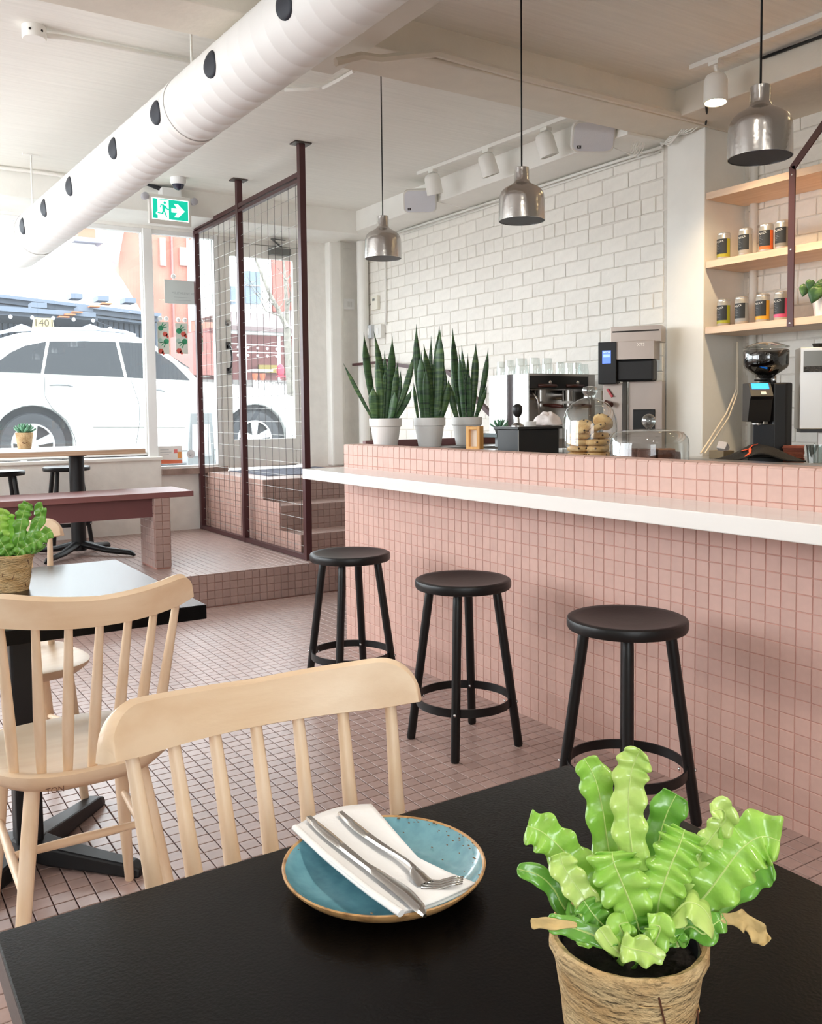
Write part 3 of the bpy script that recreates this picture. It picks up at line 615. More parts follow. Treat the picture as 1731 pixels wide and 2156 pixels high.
# illuminated exit sign
ex = thing('exit_sign', 'illuminated green running man exit sign with an arrow to the right', 'sign', (2.33, 7.05, 2.65))
pc = at_y(359, 442, 7.05); E0 = frame(pc, (1, 0, 0), (0, 0, 1))
bx_ = lambda m, x0, x1, y0, y1, z0, z1: m.box(x0, x1, y0, y1, z0, z1)
bx_(M(), -.168, .168, -.118, .112, -.045, 0).xf(E0).build('housing', mat('sign_housing', (226, 222, 216), .5), ex, bevel=.006)
m_sw = mat('sign_white', (240, 255, 250), .5, emis=1.1); m_sg = mat('sign_green', (0, 176, 146), .5, emis=1.0)
bx_(M(), -.146, .146, -.082, .082, 0, .003).xf(E0).build('white_border', m_sw, ex)
bx_(M(), -.140, .140, -.076, .076, .003, .005).xf(E0).build('green_panel', m_sg, ex)
g = M().prism([(-.103, -.076), (-.016, -.076), (-.016, .070), (-.103, .070), (-.103, -.02), (-.116, -.03), (-.116, -.045), (-.103, -.05)], 'z', .005, .007); g.xf(E0).build('door_pictogram', m_sw, ex)
M().prism([(.006, -.018), (.006, .013), (.052, .013), (.026, .048), (.058, .048), (.112, -.003), (.060, -.054), (.028, -.054), (.052, -.018)], 'z', .005, .007).xf(E0).build('arrow', m_sw, ex)
man = M()
man.prism([(.0105*math.cos(a*.3927)-.047, .0105*math.sin(a*.3927)+.049) for a in range(16)], 'z', .007, .009)
for pl in ([(-.066, .028), (-.042, .028), (-.034, .016), (-.050, -.012), (-.064, -.012), (-.068, .004)], [(-.088, .010), (-.080, .034), (-.052, .034), (-.052, .026), (-.074, .026), (-.081, .008)], [(-.042, .028), (-.026, .006), (-.014, .005), (-.014, -.003), (-.030, -.003), (-.048, .018)],
           [(-.064, -.008), (-.054, -.008), (-.060, -.040), (-.106, -.036), (-.106, -.028), (-.072, -.030)], [(-.060, -.008), (-.048, -.010), (-.030, -.058), (-.038, -.062)]):
    man.prism(pl, 'z', .007, .009)
man.xf(E0).build('running_man', m_sg, ex)
for sx in (-1, 1): M().lathe([(.028, 0), (.028, .035), (.022, .04), (.0001, .04)], pc+Vector((sx*.195+(.0), .03, .088)), 20, Matrix.Rotation(R(90), 3, 'X')).build('emergency_lamp', mat('lamp_grey', (178, 176, 182), .4), ex, smooth=True)
M().box(pc.x-.06, pc.x+.09, 7.05, 7.16, pc.z+.10, pc.z+.17).build('wall_mount', m_frame, ex)
# ================================================================ ON AND BEHIND THE BAR
def face(x, y): return -math.atan2(x, y)
m_pot = mat('white_ceramic', (238, 236, 233), .4, spec=.4)
m_soil = mat('dark_soil', (40, 32, 26), .95, var=.4, vscale=60, bump=.6, bscale=90)
m_steel = mat('stainless', (186, 182, 178), .28, metal=1, var=.04, vscale=5)
m_blk = mat('black_plastic', (20, 20, 22), .4, spec=.45)
m_clear = glass('clear_glass', (250, 252, 251), .05, .01, .75)
m_leaf = mat('snake_leaf', (40, 74, 44), .38, spec=.45, stretch=(6, 6, 55), vscale=1.4, col2=(92, 122, 66), thr=(.42, .68))
m_leaf2 = mat('snake_leaf_pale', (62, 98, 54), .38, spec=.45, stretch=(5, 5, 48), vscale=1.6, col2=(26, 54, 36), thr=(.46, .66))
def blade(p0, tip, wid, bow, m, name, parent, twist=0., n=12, crisp=.0):
    """upright tapering leaf from p0 to tip, bowed sideways, with a shallow channel"""
    p0, tip = Vector(p0), Vector(tip); d = tip-p0; mid = p0+d*.5+Vector(bow)
    hv = Vector((p0.x, p0.y, 0)).normalized(); side = Vector((hv.y, -hv.x, 0)); side = Matrix.Rotation(twist, 3, 'Z') @ side; back = Vector((side.y, -side.x, 0))
    g = M()
    for i in range(n+1):
        t = i/n; c = p0*(1-t)**2+mid*2*t*(1-t)+tip*t*t; wv = wid*(.55+1.1*t-.25*t*t)*(1-t**5)*(1 if t < .72 else max(.02, 1-((t-.72)/.28)**1.5)) if t < 1 else wid*.015
        for k in (-1, -.5, 0, .5, 1): g.v.append(c+side*(k*wv/2)+back*(.10*wv*(1-abs(k))))
    for i in range(n):
        for k in range(4): a = i*5+k; g.f.append([a, a+1, a+6, a+5])
    return g.build(name, m, parent, smooth=True, solid=.0022)
def snake_plant(label, c, leaves, rim_v):
    t = thing('snake_plant', label, 'plant', c, 0, 'snake plants in white pots on the bar end')
    h = .158
    M().lathe([(.0001, 0), (.060, 0), (.062, .004), (.0795, .112), (.0815, .113), (.086, .115), (.0875, .157), (.082, .157), (.079, .13), (.0001, .13)], c, 40).build('pot', m_pot, t, smooth=True)
    M().lathe([(.0001, .134), (.079, .134)], c, 24, cap=False).build('soil', m_soil, t)
    top = Vector(c)+Vector((0, 0, .13))
    for i, (ub, ut, vt, wd, bw, dep) in enumerate(leaves):
        hv = Vector((c[0], c[1], 0)).normalized(); b = at_f(ub, rim_v+8, c, 0); b.z = top.z; b = b-hv*dep*.6
        tp = at_f(ut, vt, c, dep); sd = Vector((hv.y, -hv.x, 0))
        blade(b, tp, wd, sd*bw, m_leaf if i % 3 else m_leaf2, 'leaf', t, twist=random.uniform(-.5, .5))
P1, P2, P3 = (2.435, 4.065, 1.03), (2.735, 4.085, 1.03), (3.085, 4.10, 1.03)
p = at_y(812, 900, 4.115); P1 = (p.x, 4.115, 1.0305); p = at_y(904.5, 900, 4.08); P2 = (p.x, 4.08, 1.0305); p = at_y(983, 900, 4.09); P3 = (p.x, 4.09, 1.0305)
snake_plant('snake plant in a white pot nearest the bar corner with one leaf leaning left', P1,
    [(795, 766, 700, .042, -.02, 0), (806, 787, 697, .036, .03, -.02), (800, 791, 745, .040, .02, .04), (815, 826, 708, .044, .012, -.01), (823, 838, 760, .032, 0, .02), (826, 871, 743, .034, .03, .01), (828, 867, 820, .036, .01, .03), (790, 722, 763, .022, -.005, .01),
     (793, 786, 812, .050, -.012, .045), (818, 832, 823, .044, .015, .05), (811, 810, 738, .03, 0, -.03), (806, 812, 772, .028, -.008, -.01), (830, 844, 780, .03, .01, -.03)], 879)
snake_plant('snake plant in a white pot standing between the other two', P2,
    [(893, 877, 682, .038, -.028, -.01), (905, 925, 686, .044, .015, -.02), (918, 927, 694, .052, .012, .03), (892, 887, 740, .048, -.01, .04), (910, 892, 724, .044, .012, .0), (903, 908, 707, .024, 0, -.04), (915, 922, 716, .026, .004, -.05), (882, 871, 805, .02, -.004, .02),
     (925, 944, 800, .04, .02, .02), (900, 897, 770, .04, 0, .05), (930, 935, 765, .034, .01, -.02)], 876)
snake_plant('snake plant in a white pot next to the coffee machine', P3,
    [(973, 953, 691, .040, -.015, .0), (976, 972, 727, .034, .012, -.03), (992, 1002, 722, .040, .01, .02), (1000, 1028, 733, .032, .02, .01), (997, 1026, 813, .028, .005, .03), (965, 944, 800, .038, -.012, .03), (978, 967, 745, .038, 0, .04), (984, 985, 744, .024, 0, -.05),
     (962, 951, 742, .026, -.006, -.02), (989, 987, 778, .034, 0, .045)], 875)
# glass cloches with biscuits and brownies
def cloche(label, c, prof, knob, cat='cloche'):
    t = thing('glass_cloche', label, cat, c); inner = [(max(1e-4, r-.003), z-.003 if z > .01 else z) for r, z in reversed(prof)]
    M().lathe(prof, c, 48, cap=False).build('dome', m_clear, t, smooth=True)
    M().lathe(knob, c, 24).build('knob', glass('knob_glass', (244, 248, 246), .16, .01, .9), t, smooth=True)
    return t
d1 = at_x(1242, 900, 2.66); d1 = (d1.x, d1.y, 1.0205); z1 = at_x(1242, 838, 2.66).z-1.0205
zz = z1; r1 = .113
cloche('tall glass cloche over a stack of chocolate chip cookies on the bar', d1, [(r1, 0), (r1, zz*.52), (r1*.97, zz*.66), (r1*.86, zz*.80), (r1*.66, zz*.91), (r1*.40, zz*.975), (.028, zz)], [(.026, zz), (.024, zz+.012), (.032, zz+.024), (.034, zz+.034), (.026, zz+.046), (.0001, zz+.05)])
m_cook = mat('cookie_dough', (226, 190, 134), .8, var=.16, vscale=30, bump=.5, bscale=60, col2=(204, 156, 96), thr=(.45, .75))
m_chip = mat('chocolate_chip', (62, 36, 24), .5)
def cookie(c, r, h, tilt=(0, 0), label='', ):
    t = thing('cookie', label, 'cookie', c, random.uniform(0, 6), 'chocolate chip cookies under the tall cloche')
    Q = Matrix.Rotation(tilt[0], 3, 'X') @ Matrix.Rotation(tilt[1], 3, 'Y')
    pr_ = [(.0001, 0), (r*.8, 0), (r*.97, h*.22), (r, h*.45), (r*.93, h*.75), (r*.7, h*.95), (.0001, h)]
    M().lathe(pr_, (0, 0, 0), 22, Q, jit=.022).build('biscuit', m_cook, t, smooth=True, local=True)
    for i in range(5):
        a = i*1.257+random.random(); q = random.choice((.97, .95, .6)); z = h*(.55 if q > .9 else .93)
        M().ball(Q @ Vector((r*q*math.cos(a), r*q*math.sin(a), z)), .0045, 8, 5).build('chip', m_chip, t, smooth=True, local=True)
D1 = Vector(d1)
hx = Vector((math.cos(face(*d1[:2])), math.sin(face(*d1[:2])), 0)); hy = Vector((-hx.y, hx.x, 0))
names = ['bottom', 'second', 'third', 'fourth', 'fifth', 'sixth']
for si, (ox, oy, n, lb) in enumerate(((-.046, -.02, 4, 'left'), (.028, -.040, 3, 'front right'), (.045, .045, 4, 'rear right'))):
    for k in range(n):
        cookie(D1+hx*(ox+random.uniform(-.003, .003))+hy*oy+Vector((0, 0, .0015+k*.0262)), .047 if si < 2 else .04, .0255, label='chocolate chip cookie, %s from below in the %s stack under the tall cloche' % (names[k] if k else 'first', lb))
cookie(D1+hx*(-.030)+hy*(-.03)+Vector((0, 0, .122)), .046, .026, (.5, .2), 'round pale cookie leaning at the left of the top of the cookie heap')
cookie(D1+hx*.028+hy*(-.02)+Vector((0, 0, .112)), .046, .026, (.45, -.1), 'nutty cookie leaning at the front of the cookie heap')
cookie(D1+hx*.050+hy*.02+Vector((0, 0, .142)), .044, .026, (.7, .5), 'browner cookie standing highest at the right of the cookie heap')
d2 = at_x(1366, 930, 2.56); d2 = (d2.x, d2.y, 1.0205); z2 = at_x(1366, 903, 2.56).z-1.0205; r2 = .146
cloche('low wide glass cloche over chocolate brownies on the bar', d2, [(r2, 0), (r2, z2*.55), (r2*.97, z2*.74), (r2*.86, z2*.90), (r2*.6, z2*.97), (.02, z2)], [(.010, z2), (.012, z2+.006), (.018, z2+.010)]+[(max(.0002, .026*math.sin(a)), z2+.030-.026*math.cos(a)) for a in [.7+.244*i for i in range(11)]])
m_brown = mat('brownie', (88, 50, 34), .75, var=.3, vscale=50, bump=.6, bscale=70); m_btop = mat('brownie_crust', (158, 104, 66), .6, var=.15, vscale=30)
D2 = Vector(d2)
for i, (ox, oy, s, lb) in enumerate(((-.07, -.03, .06, 'leftmost'), (-.01, -.05, .062, 'middle front'), (.055, -.02, .066, 'right hand tall'), (.09, .05, .05, 'small dark rear right'), (-.03, .05, .06, 'rear left'))):
    b = thing('brownie', '%s chocolate brownie under the low wide cloche' % lb, 'brownie', D2+hx*ox+hy*oy+Vector((0, 0, .001)), random.uniform(-.3, .3)+face(*d2[:2]), 'brownies under the low cloche')
    h = .05 if i < 3 else .035
    M().box(-s/2, s/2, -s/2, s/2, 0, h).build('slice', m_brown, b, local=True, bevel=.004); M().box(-s/2+.002, s/2-.002, -s/2+.002, s/2-.002, h, h+.004).build('crust', m_btop if i == 2 else m_brown, b, local=True)
# black knock box with tamper, cup, cloth
y0 = 3.10; xa = at_y(1092, 920, y0).x; xb = at_y(1177, 920, y0).x; yb = at_x(1047, 920, xa).y; zt = at_y(1092, 899, y0).z
kb = thing('knock_box', 'black box with a light vertical seam behind the tiled ledge', 'box', (xa, y0, 1.02))
M().box(xa, xb, y0, yb, 1.0205, zt-.012).build('body', m_blk, kb, bevel=.003); M().box(xa-.012, xb+.012, y0-.012, yb+.012, zt-.012, zt).build('lid', mat('box_lid', (30, 30, 30), .4), kb, bevel=.002)
M().box(xa-.0015, xa+.0015, y0-.0015, y0+.0015, 1.03, zt-.014).build('seam', mat('seam_grey', (150, 150, 148), .4), kb)
p = at_y(1090, 897, y0+.05); tp = thing('coffee_tamper', 'steel coffee tamper with a round black handle on the black box', 'tamper', (p.x, p.y, zt))
M().lathe([(.0001, 0), (.029, 0), (.029, .006), (.022, .012), (.010, .018), (.0085, .045)], (p.x, p.y, zt), 24).build('base', m_steel, tp, smooth=True)
M().lathe([(.010, .043), (.019, .056), (.0235, .074), (.021, .092), (.011, .101), (.0001, .103)], (p.x, p.y, zt), 24).build('handle', m_blk, tp, smooth=True)
p = at_y(1115, 900, y0+.08); tag(M().lathe([(.0001, 0), (.030, 0), (.031, .022), (.029, .022), (.028, .003), (.0001, .003)], (p.x, p.y, zt), 24).build('saucer_cup', m_pot, smooth=True), 'short white dish beside the coffee tamper', 'dish')
p = at_y(1157, 900, y0+.09)
def crump(a, b):
    th = 6.2832*b; rr = a*(1+.16*math.sin(3*th+.6)+.05*math.sin(5*th))
    hgt = .060*max(0, 1-a*a)**.8*(1+.35*math.sin(2*th+2.2)*a)+.0045*math.sin(5*th+7*a)*a+.004*math.sin(11*a+2*th)
    return (p.x+.075*rr*math.cos(th)-.012*(1-a), p.y+.06*rr*math.sin(th), zt+max(.003, hgt))
tag(M().grid(crump, 14, 40).build('cleaning_cloth', mat('white_cloth', (236, 228, 226), .85, bump=.5, bscale=40), smooth=True, solid=.002), 'crumpled white cleaning cloth lying on the black box', 'cloth')
# wooden card holder leaning on the ledge
p = at_x(1000, 942, 2.40); wf_ = thing('wooden_frame', 'small pale wooden frame standing on the tiled ledge by the third pot', 'frame', (p.x, p.y, 1.052), R(-62))
m_pine = wood('pine', (226, 178, 108), (204, 152, 86), .5, 4, (12, 12, 1.5))
for x in (-.026, .026): M().box(x-.007, x+.007, -.022, .022, 0, .102).build('side_board', m_pine, wf_, local=True, bevel=.001)
for z in (.0, .088): M().box(-.019, .019, -.022, .022, z, z+.012).build('cross_board', m_pine, wf_, local=True)
M().box(-.019, .019, -.002, .002, .012, .088).build('card', mat('pale_card', (236, 228, 214), .6), wf_, local=True)
# small succulent on a grey trivet behind
def succulent(label, c, r, n, pot=None, m=None, group=None):
    t = thing('succulent', label, 'plant', c); m = m or mat('succulent_leaf', (96, 142, 112), .5, spec=.3, var=.15, vscale=40)
    z0 = 0
    if pot:
        rt, rb, h, pm = pot; M().lathe([(.0001, 0), (rb, 0), (rt, h), (rt*.93, h), (rt*.9, h-.008), (.0001, h-.01)], c, 24, jit=.01).build('pot', pm, t, smooth=True); z0 = h-.008
    for i in range(n):
        k = i/n; a = i*2.39996; el = R(18+62*k); L = r*(1.0-.35*k); d = Vector((math.cos(a)*math.cos(el), math.sin(a)*math.cos(el), math.sin(el)))
        b = Vector(c)+Vector((0, 0, z0+.15*r*k)); tip = b+d*L; s = d.cross(Vector((0, 0, 1))).normalized(); u_ = s.cross(d)
        g = M(); 
        for q, wd in ((0, .10), (.3, .22), (.6, .30), (.85, .22), (1, .03)):
            cc = b.lerp(tip, q)+u_*(-.12*L*q*(1-q))+Vector((0, 0, .12*L*q*q)); g.v += [cc-s*wd*L*.62, cc+u_*(-.10*L), cc+s*wd*L*.62, cc+u_*(.06*L)]
        for q in range(4):
            for j in range(4): g.f.append([q*4+j, q*4+(j+1) % 4, q*4+4+(j+1) % 4, q*4+4+j])
        g.f.append([16, 17, 18, 19]); g.build('leaf', m, t, smooth=True)
    return t
p = at_x(1053, 905, 2.95); p.z = 1.02
tv = thing('trivet_stand', 'grey metal stand behind the black box holding a small succulent', 'stand', (p.x, p.y, 1.02))
zt2 = at_x(1045, 912, 2.95).z
M().box(p.x-.07, p.x+.06, p.y-.06, p.y+.10, zt2-.02, zt2).build('top', mat('grey_metal', (112, 122, 124), .4, metal=.4), tv, bevel=.002); M().box(p.x-.01, p.x+.01, p.y+.01, p.y+.03, 1.0305, zt2-.02).build('post', mat('post_grey', (180, 184, 186), .4), tv)
succulent('small succulent in a dark bowl between snake plant and coffee tamper', (p.x, p.y, zt2), .058, 16, (.032, .022, .03, mat('dark_bowl', (74, 74, 70), .5)))
# espresso machine with mirrored side
YM = 4.28; xm = at_y(1112, 850, YM).x; xr = min(4.33, at_y(1253, 850, YM).x); yf = at_x(1030, 850, xm).y; zT = at_y(1112, 786, YM).z; zB = .94
em = thing('espresso_machine', 'chrome espresso machine with mirrored side panel and glasses on top', 'coffee machine', ((xm+xr)/2, (YM+yf)/2, zB))
M().box(xm+.012, xr-.012, YM+.16, yf, zB+.04, zT-.012).build('body', mat('machine_black', (34, 33, 33), .35), em)
M().box(xm, xm+.012, YM, yf, zB+.02, zT).build('side_panel', mat('mirror_chrome', (226, 226, 226), .04, metal=1), em, bevel=.002)
M().box(xr-.06, xr, YM, yf, zB+.02, zT).build('side_panel', m_steel, em, bevel=.002)
M().box(xm+.012, xr-.06, YM, yf, zT-.014, zT).build('cup_tray', m_steel, em); M().box(xm+.014, xr-.062, YM, YM+.16, zT-.09, zT-.014).build('control_panel', mat('panel_black', (30, 30, 32), .3), em)
M().box(xm+.012, xr-.06, YM, YM+.17, zB+.04, zB+.10).build('drip_tray', m_steel, em); M().box(xm+.012, xr-.06, YM+.15, YM+.16, zB+.1, zT-.09).build('splash_back', m_steel, em)
for sx in (xm+.04, xr-.04):
    for sy in (YM+.05, yf-.05): M().tube([(sx, sy, zB), (sx, sy, zB+.04)], .018, 12).build('foot', m_steel, em)
m_wine = mat('rosewood_handle', (70, 34, 28), .35)
for k in (.30, .76):
    gx = xm+(xr-.06-xm)*k; g_ = M().tube([(gx, YM+.15, zT-.13), (gx, YM+.07, zT-.13)], .032, 20).tube([(gx, YM+.06, zT-.10), (gx, YM+.06, zT-.17)], .036, 20).build('group_head', m_steel, em, smooth=True)
    pf_ = M().lathe([(.030, 0), (.034, .03), (.034, .012)], (gx, YM+.06, zT-.215), 20).tube([(gx-.01, YM+.06, zT-.235), (gx-.01, YM+.06, zT-.212)], .006, 8).build('portafilter', m_steel, em, smooth=True)
    M().tube([(gx, YM+.03, zT-.195), (gx+.01, YM-.06, zT-.20), (gx+.015, YM-.13, zT-.205)], [.009, .013, .011], 10).build('portafilter_handle', m_wine, pf_, smooth=True)
    M().tube([(gx-.07, YM+.0, zT-.075), (gx+.07, YM-.01, zT-.075)], .011, 10).build('paddle', m_wine, em, smooth=True); M().ball((gx+.03, YM+.01, zT-.055), .017, 12, 8).build('knob', m_steel, em, smooth=True)
for k in (.08, .95):
    gx = xm+(xr-.06-xm)*k; M().tube([(gx, YM+.03, zT-.10), (gx+.02, YM-.02, zT-.16), (gx+.03, YM-.03, zT-.30)], .006, 8).build('steam_wand', m_steel, em, smooth=True)
M().tube([(xm+.25, YM+.05, zB+.10), (xm+.25, YM+.05, zB+.19)], .038, 20).build('milk_jug', m_steel, em, smooth=True)
def glass_cup(label, x, y, z, r, h, grp):
    t = tag(M().lathe([(r, 0), (r*.98, h*.3), (r*.84, h*.9), (r*.80, h), (.0001, h)], (x, y, z), 20, cap=False).build('drinking_glass', glass('tumbler_glass', (243, 247, 246), .10, .01, .8), smooth=True), label, 'glass', grp); return t
lbl = ['first', 'second', 'third', 'fourth', 'fifth', 'sixth', 'seventh', 'eighth', 'ninth']
for i, (u, r, h, dy) in enumerate(((1047, .036, .085, .30), (1072, .036, .088, .22), (1098, .042, .098, .14), (1126, .038, .098, .06), (1152, .036, .098, .06), (1180, .032, .075, .07), (1199, .030, .078, .14), (1216, .032, .075, .06), (1240, .036, .068, .07))):
    q = at_y(u, 780, YM+dy); x = min(max(q.x, xm+r), xr-r); glass_cup('upside down clear glass, %s from the left on top of the espresso machine' % lbl[i], x, YM+dy, zT+.0005, r, h, 'glasses on the espresso machine')
mc = thing('machine_counter', 'low counter against the brick wall under the espresso machine', 'counter', (4.0, 4.4, 0))
M().box(3.56, 4.36, 3.90, 4.95, .9, .94).build('top', m_steel, mc); M().box(3.60, 4.34, 3.93, 4.93, 0, .9).build('body', mat('counter_base', (96, 92, 90), .5), mc)
# batch brewer beside the pillar
q = at_x(1335, 800, 4.12); bc_ = (q.x, q.y, .94); br = thing('coffee_brewer', 'tall steel batch coffee brewer with a blue screen beside the pillar', 'coffee machine', bc_, R(-58))
dpt = Vector((q.x, q.y, 0)).length*math.cos(0)
k = (ray(1335, 800).normalized()); sc1 = (q-CAM).dot(AF)/F
W_ = lambda u: (u-1335)*sc1*1.0; Z_ = lambda v: (q.z+(800-v)*sc1)-.94
m_bs = mat('warm_steel', (188, 176, 168), .34, metal=.85, var=.05, vscale=6)
def bb(n, u0, u1, v0, v1, y0, y1, m, par=br, bv=.002): return M().box(W_(u0), W_(u1), y0, y1, max(0, Z_(v1)), Z_(v0)).build(n, m, par, local=True, bevel=bv)
bb('water_tank', 1287, 1392, 688, 722, -.02, .13, m_bs); bb('tank_slot', 1291, 1387, 697, 700, -.0215, -.02, m_dark, bv=0)
hp = bb('head_panel', 1302, 1380, 720, 758, -.06, .13, m_bs); bb('brew_basket', 1302, 1378, 758, 803, -.05, .08, m_blk, bv=.012)
bb('column', 1322, 1392, 803, 960, .02, .13, m_bs); bb('steel_strip', 1297, 1310, 805, 960, .0, .02, m_bs); bb('inner_strip', 1312, 1320, 803, 960, -.01, .02, mat('strip_dark', (70, 64, 58), .4)); bb('black_plate', 1332, 1378, 862, 905, .012, .02, m_blk, bv=.004)
bb('server_side', 1270, 1299, 806, 960, .0, .06, m_bs)
cp = bb('control_head', 1265, 1303, 720, 808, -.075, .04, m_blk, bv=.004)
sr = bb('screen', 1274, 1292, 738, 765, -.0765, -.075, mat('blue_screen', (96, 132, 226), .3, emis=1.0), cp, 0)
B0 = WM[br.name]
text_mesh('FETCO', .013, mat('screen_white', (225, 235, 255), .4, emis=1.0), B0 @ frame((W_(1283), -.0772, Z_(742)), (1, 0, 0), (0, 0, 1)), 'screen_text', sr, .0002)
M().box(W_(1276), W_(1290), -.0772, -.0765, Z_(752), Z_(746)).build('screen_field', mat('screen_pale', (160, 190, 250), .3, emis=.9), sr, local=True)
text_mesh('XTS', .026, mat('pale_lettering', (250, 246, 240), .5), B0 @ frame((W_(1353), -.0608, Z_(728)), (1, 0, 0), (0, 0, 1)), 'model_lettering', hp, .0004)
M().bar((W_(1280), -.01, Z_(818)), (W_(1291), -.02, Z_(835)), .012, .012).build('red_lever', mat('red_plastic', (206, 30, 44), .4), br, local=True); M().tube([(W_(1277), -.02, Z_(845)), (W_(1292), -.06, Z_(852))], [.012, .016], 10).build('wooden_handle', m_wine, br, local=True)
# ---- niche: shelves, tins, strap, pot plant
m_shelf = wood('pale_shelf', (232, 204, 178), (220, 188, 160), .5, 3, (12, 1, 12))
SH = {}
for nm, zt, lb in (('upper', 2.482, 'uppermost empty pale wooden shelf in the niche'), ('middle', 2.085, 'middle pale wooden shelf holding four tea tins'), ('lower', 1.700, 'lower pale wooden shelf holding tins and the pothos')):
    SH[nm] = zt; tag(M().box(4.366, 4.715, .1, 3.578, zt-.040, zt).build('wall_shelf', m_shelf, bevel=.0015), lb, 'shelf', 'pale shelves in the niche')
    M_ = M()
m_tin = mat('tin_silver', (196, 194, 190), .3, metal=.7); m_lab = mat('label_black', (38, 40, 42), .5); m_lw = mat('label_white', (226, 226, 224), .5)
def tin(u, v, z, rgb, label):
    p = at_z(u, v, z) if False else None; q = at_x(u, v, 4.44); x, y = q.x, q.y; t = thing('tea_tin', label, 'tin', (x, y, z), face(x, y), 'tea tins on the niche shelves'); r, h = .0385, .160
    M().lathe([(.0001, 0), (r-.002, 0), (r, .003), (r, h-.018), (r-.003, h-.012)], (0, 0, 0), 28).build('can', m_tin, t, smooth=True, local=True)
    M().lathe([(r-.002, h-.014), (r-.001, h-.006), (r-.006, h), (.0001, h)], (0, 0, 0), 28).build('lid', m_tin, t, smooth=True, local=True)
    def patch(a0, a1, z0, z1, e): return lambda i, j: ((r+e)*math.sin(R(a0+(a1-a0)*i)), -(r+e)*math.cos(R(a0+(a1-a0)*i)), z0+(z1-z0)*j)
    M().grid(patch(-100, 62, .018, .122, .0006), 12, 1).build('label_border', mat('label_%d_%d_%d' % rgb, rgb, .5), t, smooth=True, local=True)
    lb = M().grid(patch(-98, 26, .036, .122, .0012), 12, 1).build('label', m_lab, t, smooth=True, local=True)
    a = R(-32); text_mesh('PLUCK', .0155, m_lw, WM[t.name] @ frame(((r+.0022)*math.sin(a), -(r+.0022)*math.cos(a), .106), (math.cos(a), math.sin(a), .15), (-.15*math.cos(a), -.15*math.sin(a), 1)), 'lettering', lb, .0002)
    for k in range(5): M().grid(patch(-84, -84+40+8*(k % 3), .088-.009*k, .0892-.009*k, .0016), 4, 1).build('small_print', mat('label_grey', (140, 142, 144), .5), lb, local=True)
for u, v, rgb, lb in ((1524, 536, (172, 162, 44), 'tea tin with an olive edged black label at the left of the middle shelf'), (1570, 528, (158, 152, 144), 'tea tin with a tan grey edged label second on the middle shelf'), (1614, 520, (236, 112, 52), 'tea tin with an orange edged black label on the middle shelf'), (1648, 513, (128, 124, 116), 'tea tin with a dull grey label next to the strap on the middle shelf')):
    tin(u, v, SH['middle'], rgb, lb)
for u, v, rgb, lb in ((1524, 684, (164, 164, 42), 'tea tin with an olive green edged label at the left of the lower shelf'), (1562, 681, (150, 152, 154), 'tea tin with a silver grey label second on the lower shelf'), (1606, 677, (228, 166, 44), 'tea tin with an amber yellow edged label on the lower shelf'), (1645, 672, (218, 88, 128), 'tea tin with a pink edged black label on the lower shelf')):
    tin(u, v, SH['lower'], rgb, lb)
q = at_x(1667, 500, 4.362)
sp = thing('shelf_strap', 'flat maroon steel strap screwed to the shelf fronts and bent to the soffit', 'bracket', (4.36, q.y, 1.66))
M().box(4.357, 4.365, q.y-.019, q.y+.019, 1.655, 2.505).build('upright', m_maroon, sp, bevel=.001); M().bar((4.361, q.y, 2.495), (4.361, q.y-.36, 2.868), .036, .008, (1, 0, 0)).build('diagonal', m_maroon, sp)
for z in (1.675, 2.067, 2.46): M().lathe([(.006, 0), (.0045, .003), (.0001, .0035)], (4.357, q.y, z), 12, Matrix.Rotation(R(-90), 3, 'Y')).build('screw', m_chrome, sp)
m_poth = mat('pothos_leaf', (46, 84, 46), .4, spec=.5, var=.3, vscale=20, col2=(110, 150, 78), thr=(.5, .8))
q = at_x(1738, 650, 4.47); pp = thing('pothos_plant', 'pothos with drooping leaves in a white pot cut by the right edge', 'plant', (q.x, q.y, 1.70))
M().lathe([(.0001, 0), (.052, 0), (.068, .115), (.063, .115), (.058, .10), (.0001, .10)], (q.x, q.y, 1.70), 32).build('pot', m_pot, pp, smooth=True)
def heart(c, d, nrm, L, parent, m):
    c, d, nrm = Vector(c), Vector(d).normalized(), Vector(nrm).normalized(); s = d.cross(nrm).normalized(); nrm = s.cross(d)
    def fn(i, j):
        w_ = (.16+1.25*i-1.9*i*i+.49*i**3)*1.0 if i > 0 else .16; k = j*2-1; w_ = max(.0, math.sin(math.pi*min(1, (i*.92+.08))**.75))*.46
        return c+d*(L*(i-.12*abs(k)*(1-i)))+s*(k*w_*L)+nrm*(-.10*L*abs(k)*abs(k)*math.cos(i)-.22*L*i*i)
    M().grid(fn, 8, 6).build('leaf', m, parent, smooth=True, solid=.0012)
for u, v, tu, tv, L, dt in ((1697, 600, 1690, 625, .062, .05), (1708, 590, 1700, 615, .05, .09), (1722, 605, 1708, 640, .085, .10), (1726, 595, 1740, 640, .07, .03), (1735, 590, 1725, 612, .06, .0)):
    a = at_f(u, v, (q.x, q.y), dt); b = at_f(tu, tv, (q.x, q.y), dt+.02); heart(a, b-a, CAM-a+Vector((0, 0, .8)), L, pp, m_poth)
for u, v in ((1700, 598), (1722, 602)):
    a = at_f(u, v, (q.x, q.y), .06); M().tube([(q.x-.02, q.y, 1.80), ((q.x+a.x)/2, (q.y+a.y)/2, 1.86), a], .0025, 6).build('stem', mat('pothos_stem', (110, 140, 70), .5), pp, smooth=True)
tag(M().tube([(4.700, 3.50, .94), (4.700, 3.50, 2.87)], .022, 12).build('drain_pipe', m_white, smooth=True), 'white vertical pipe in the left corner of the shelf niche', 'pipe')
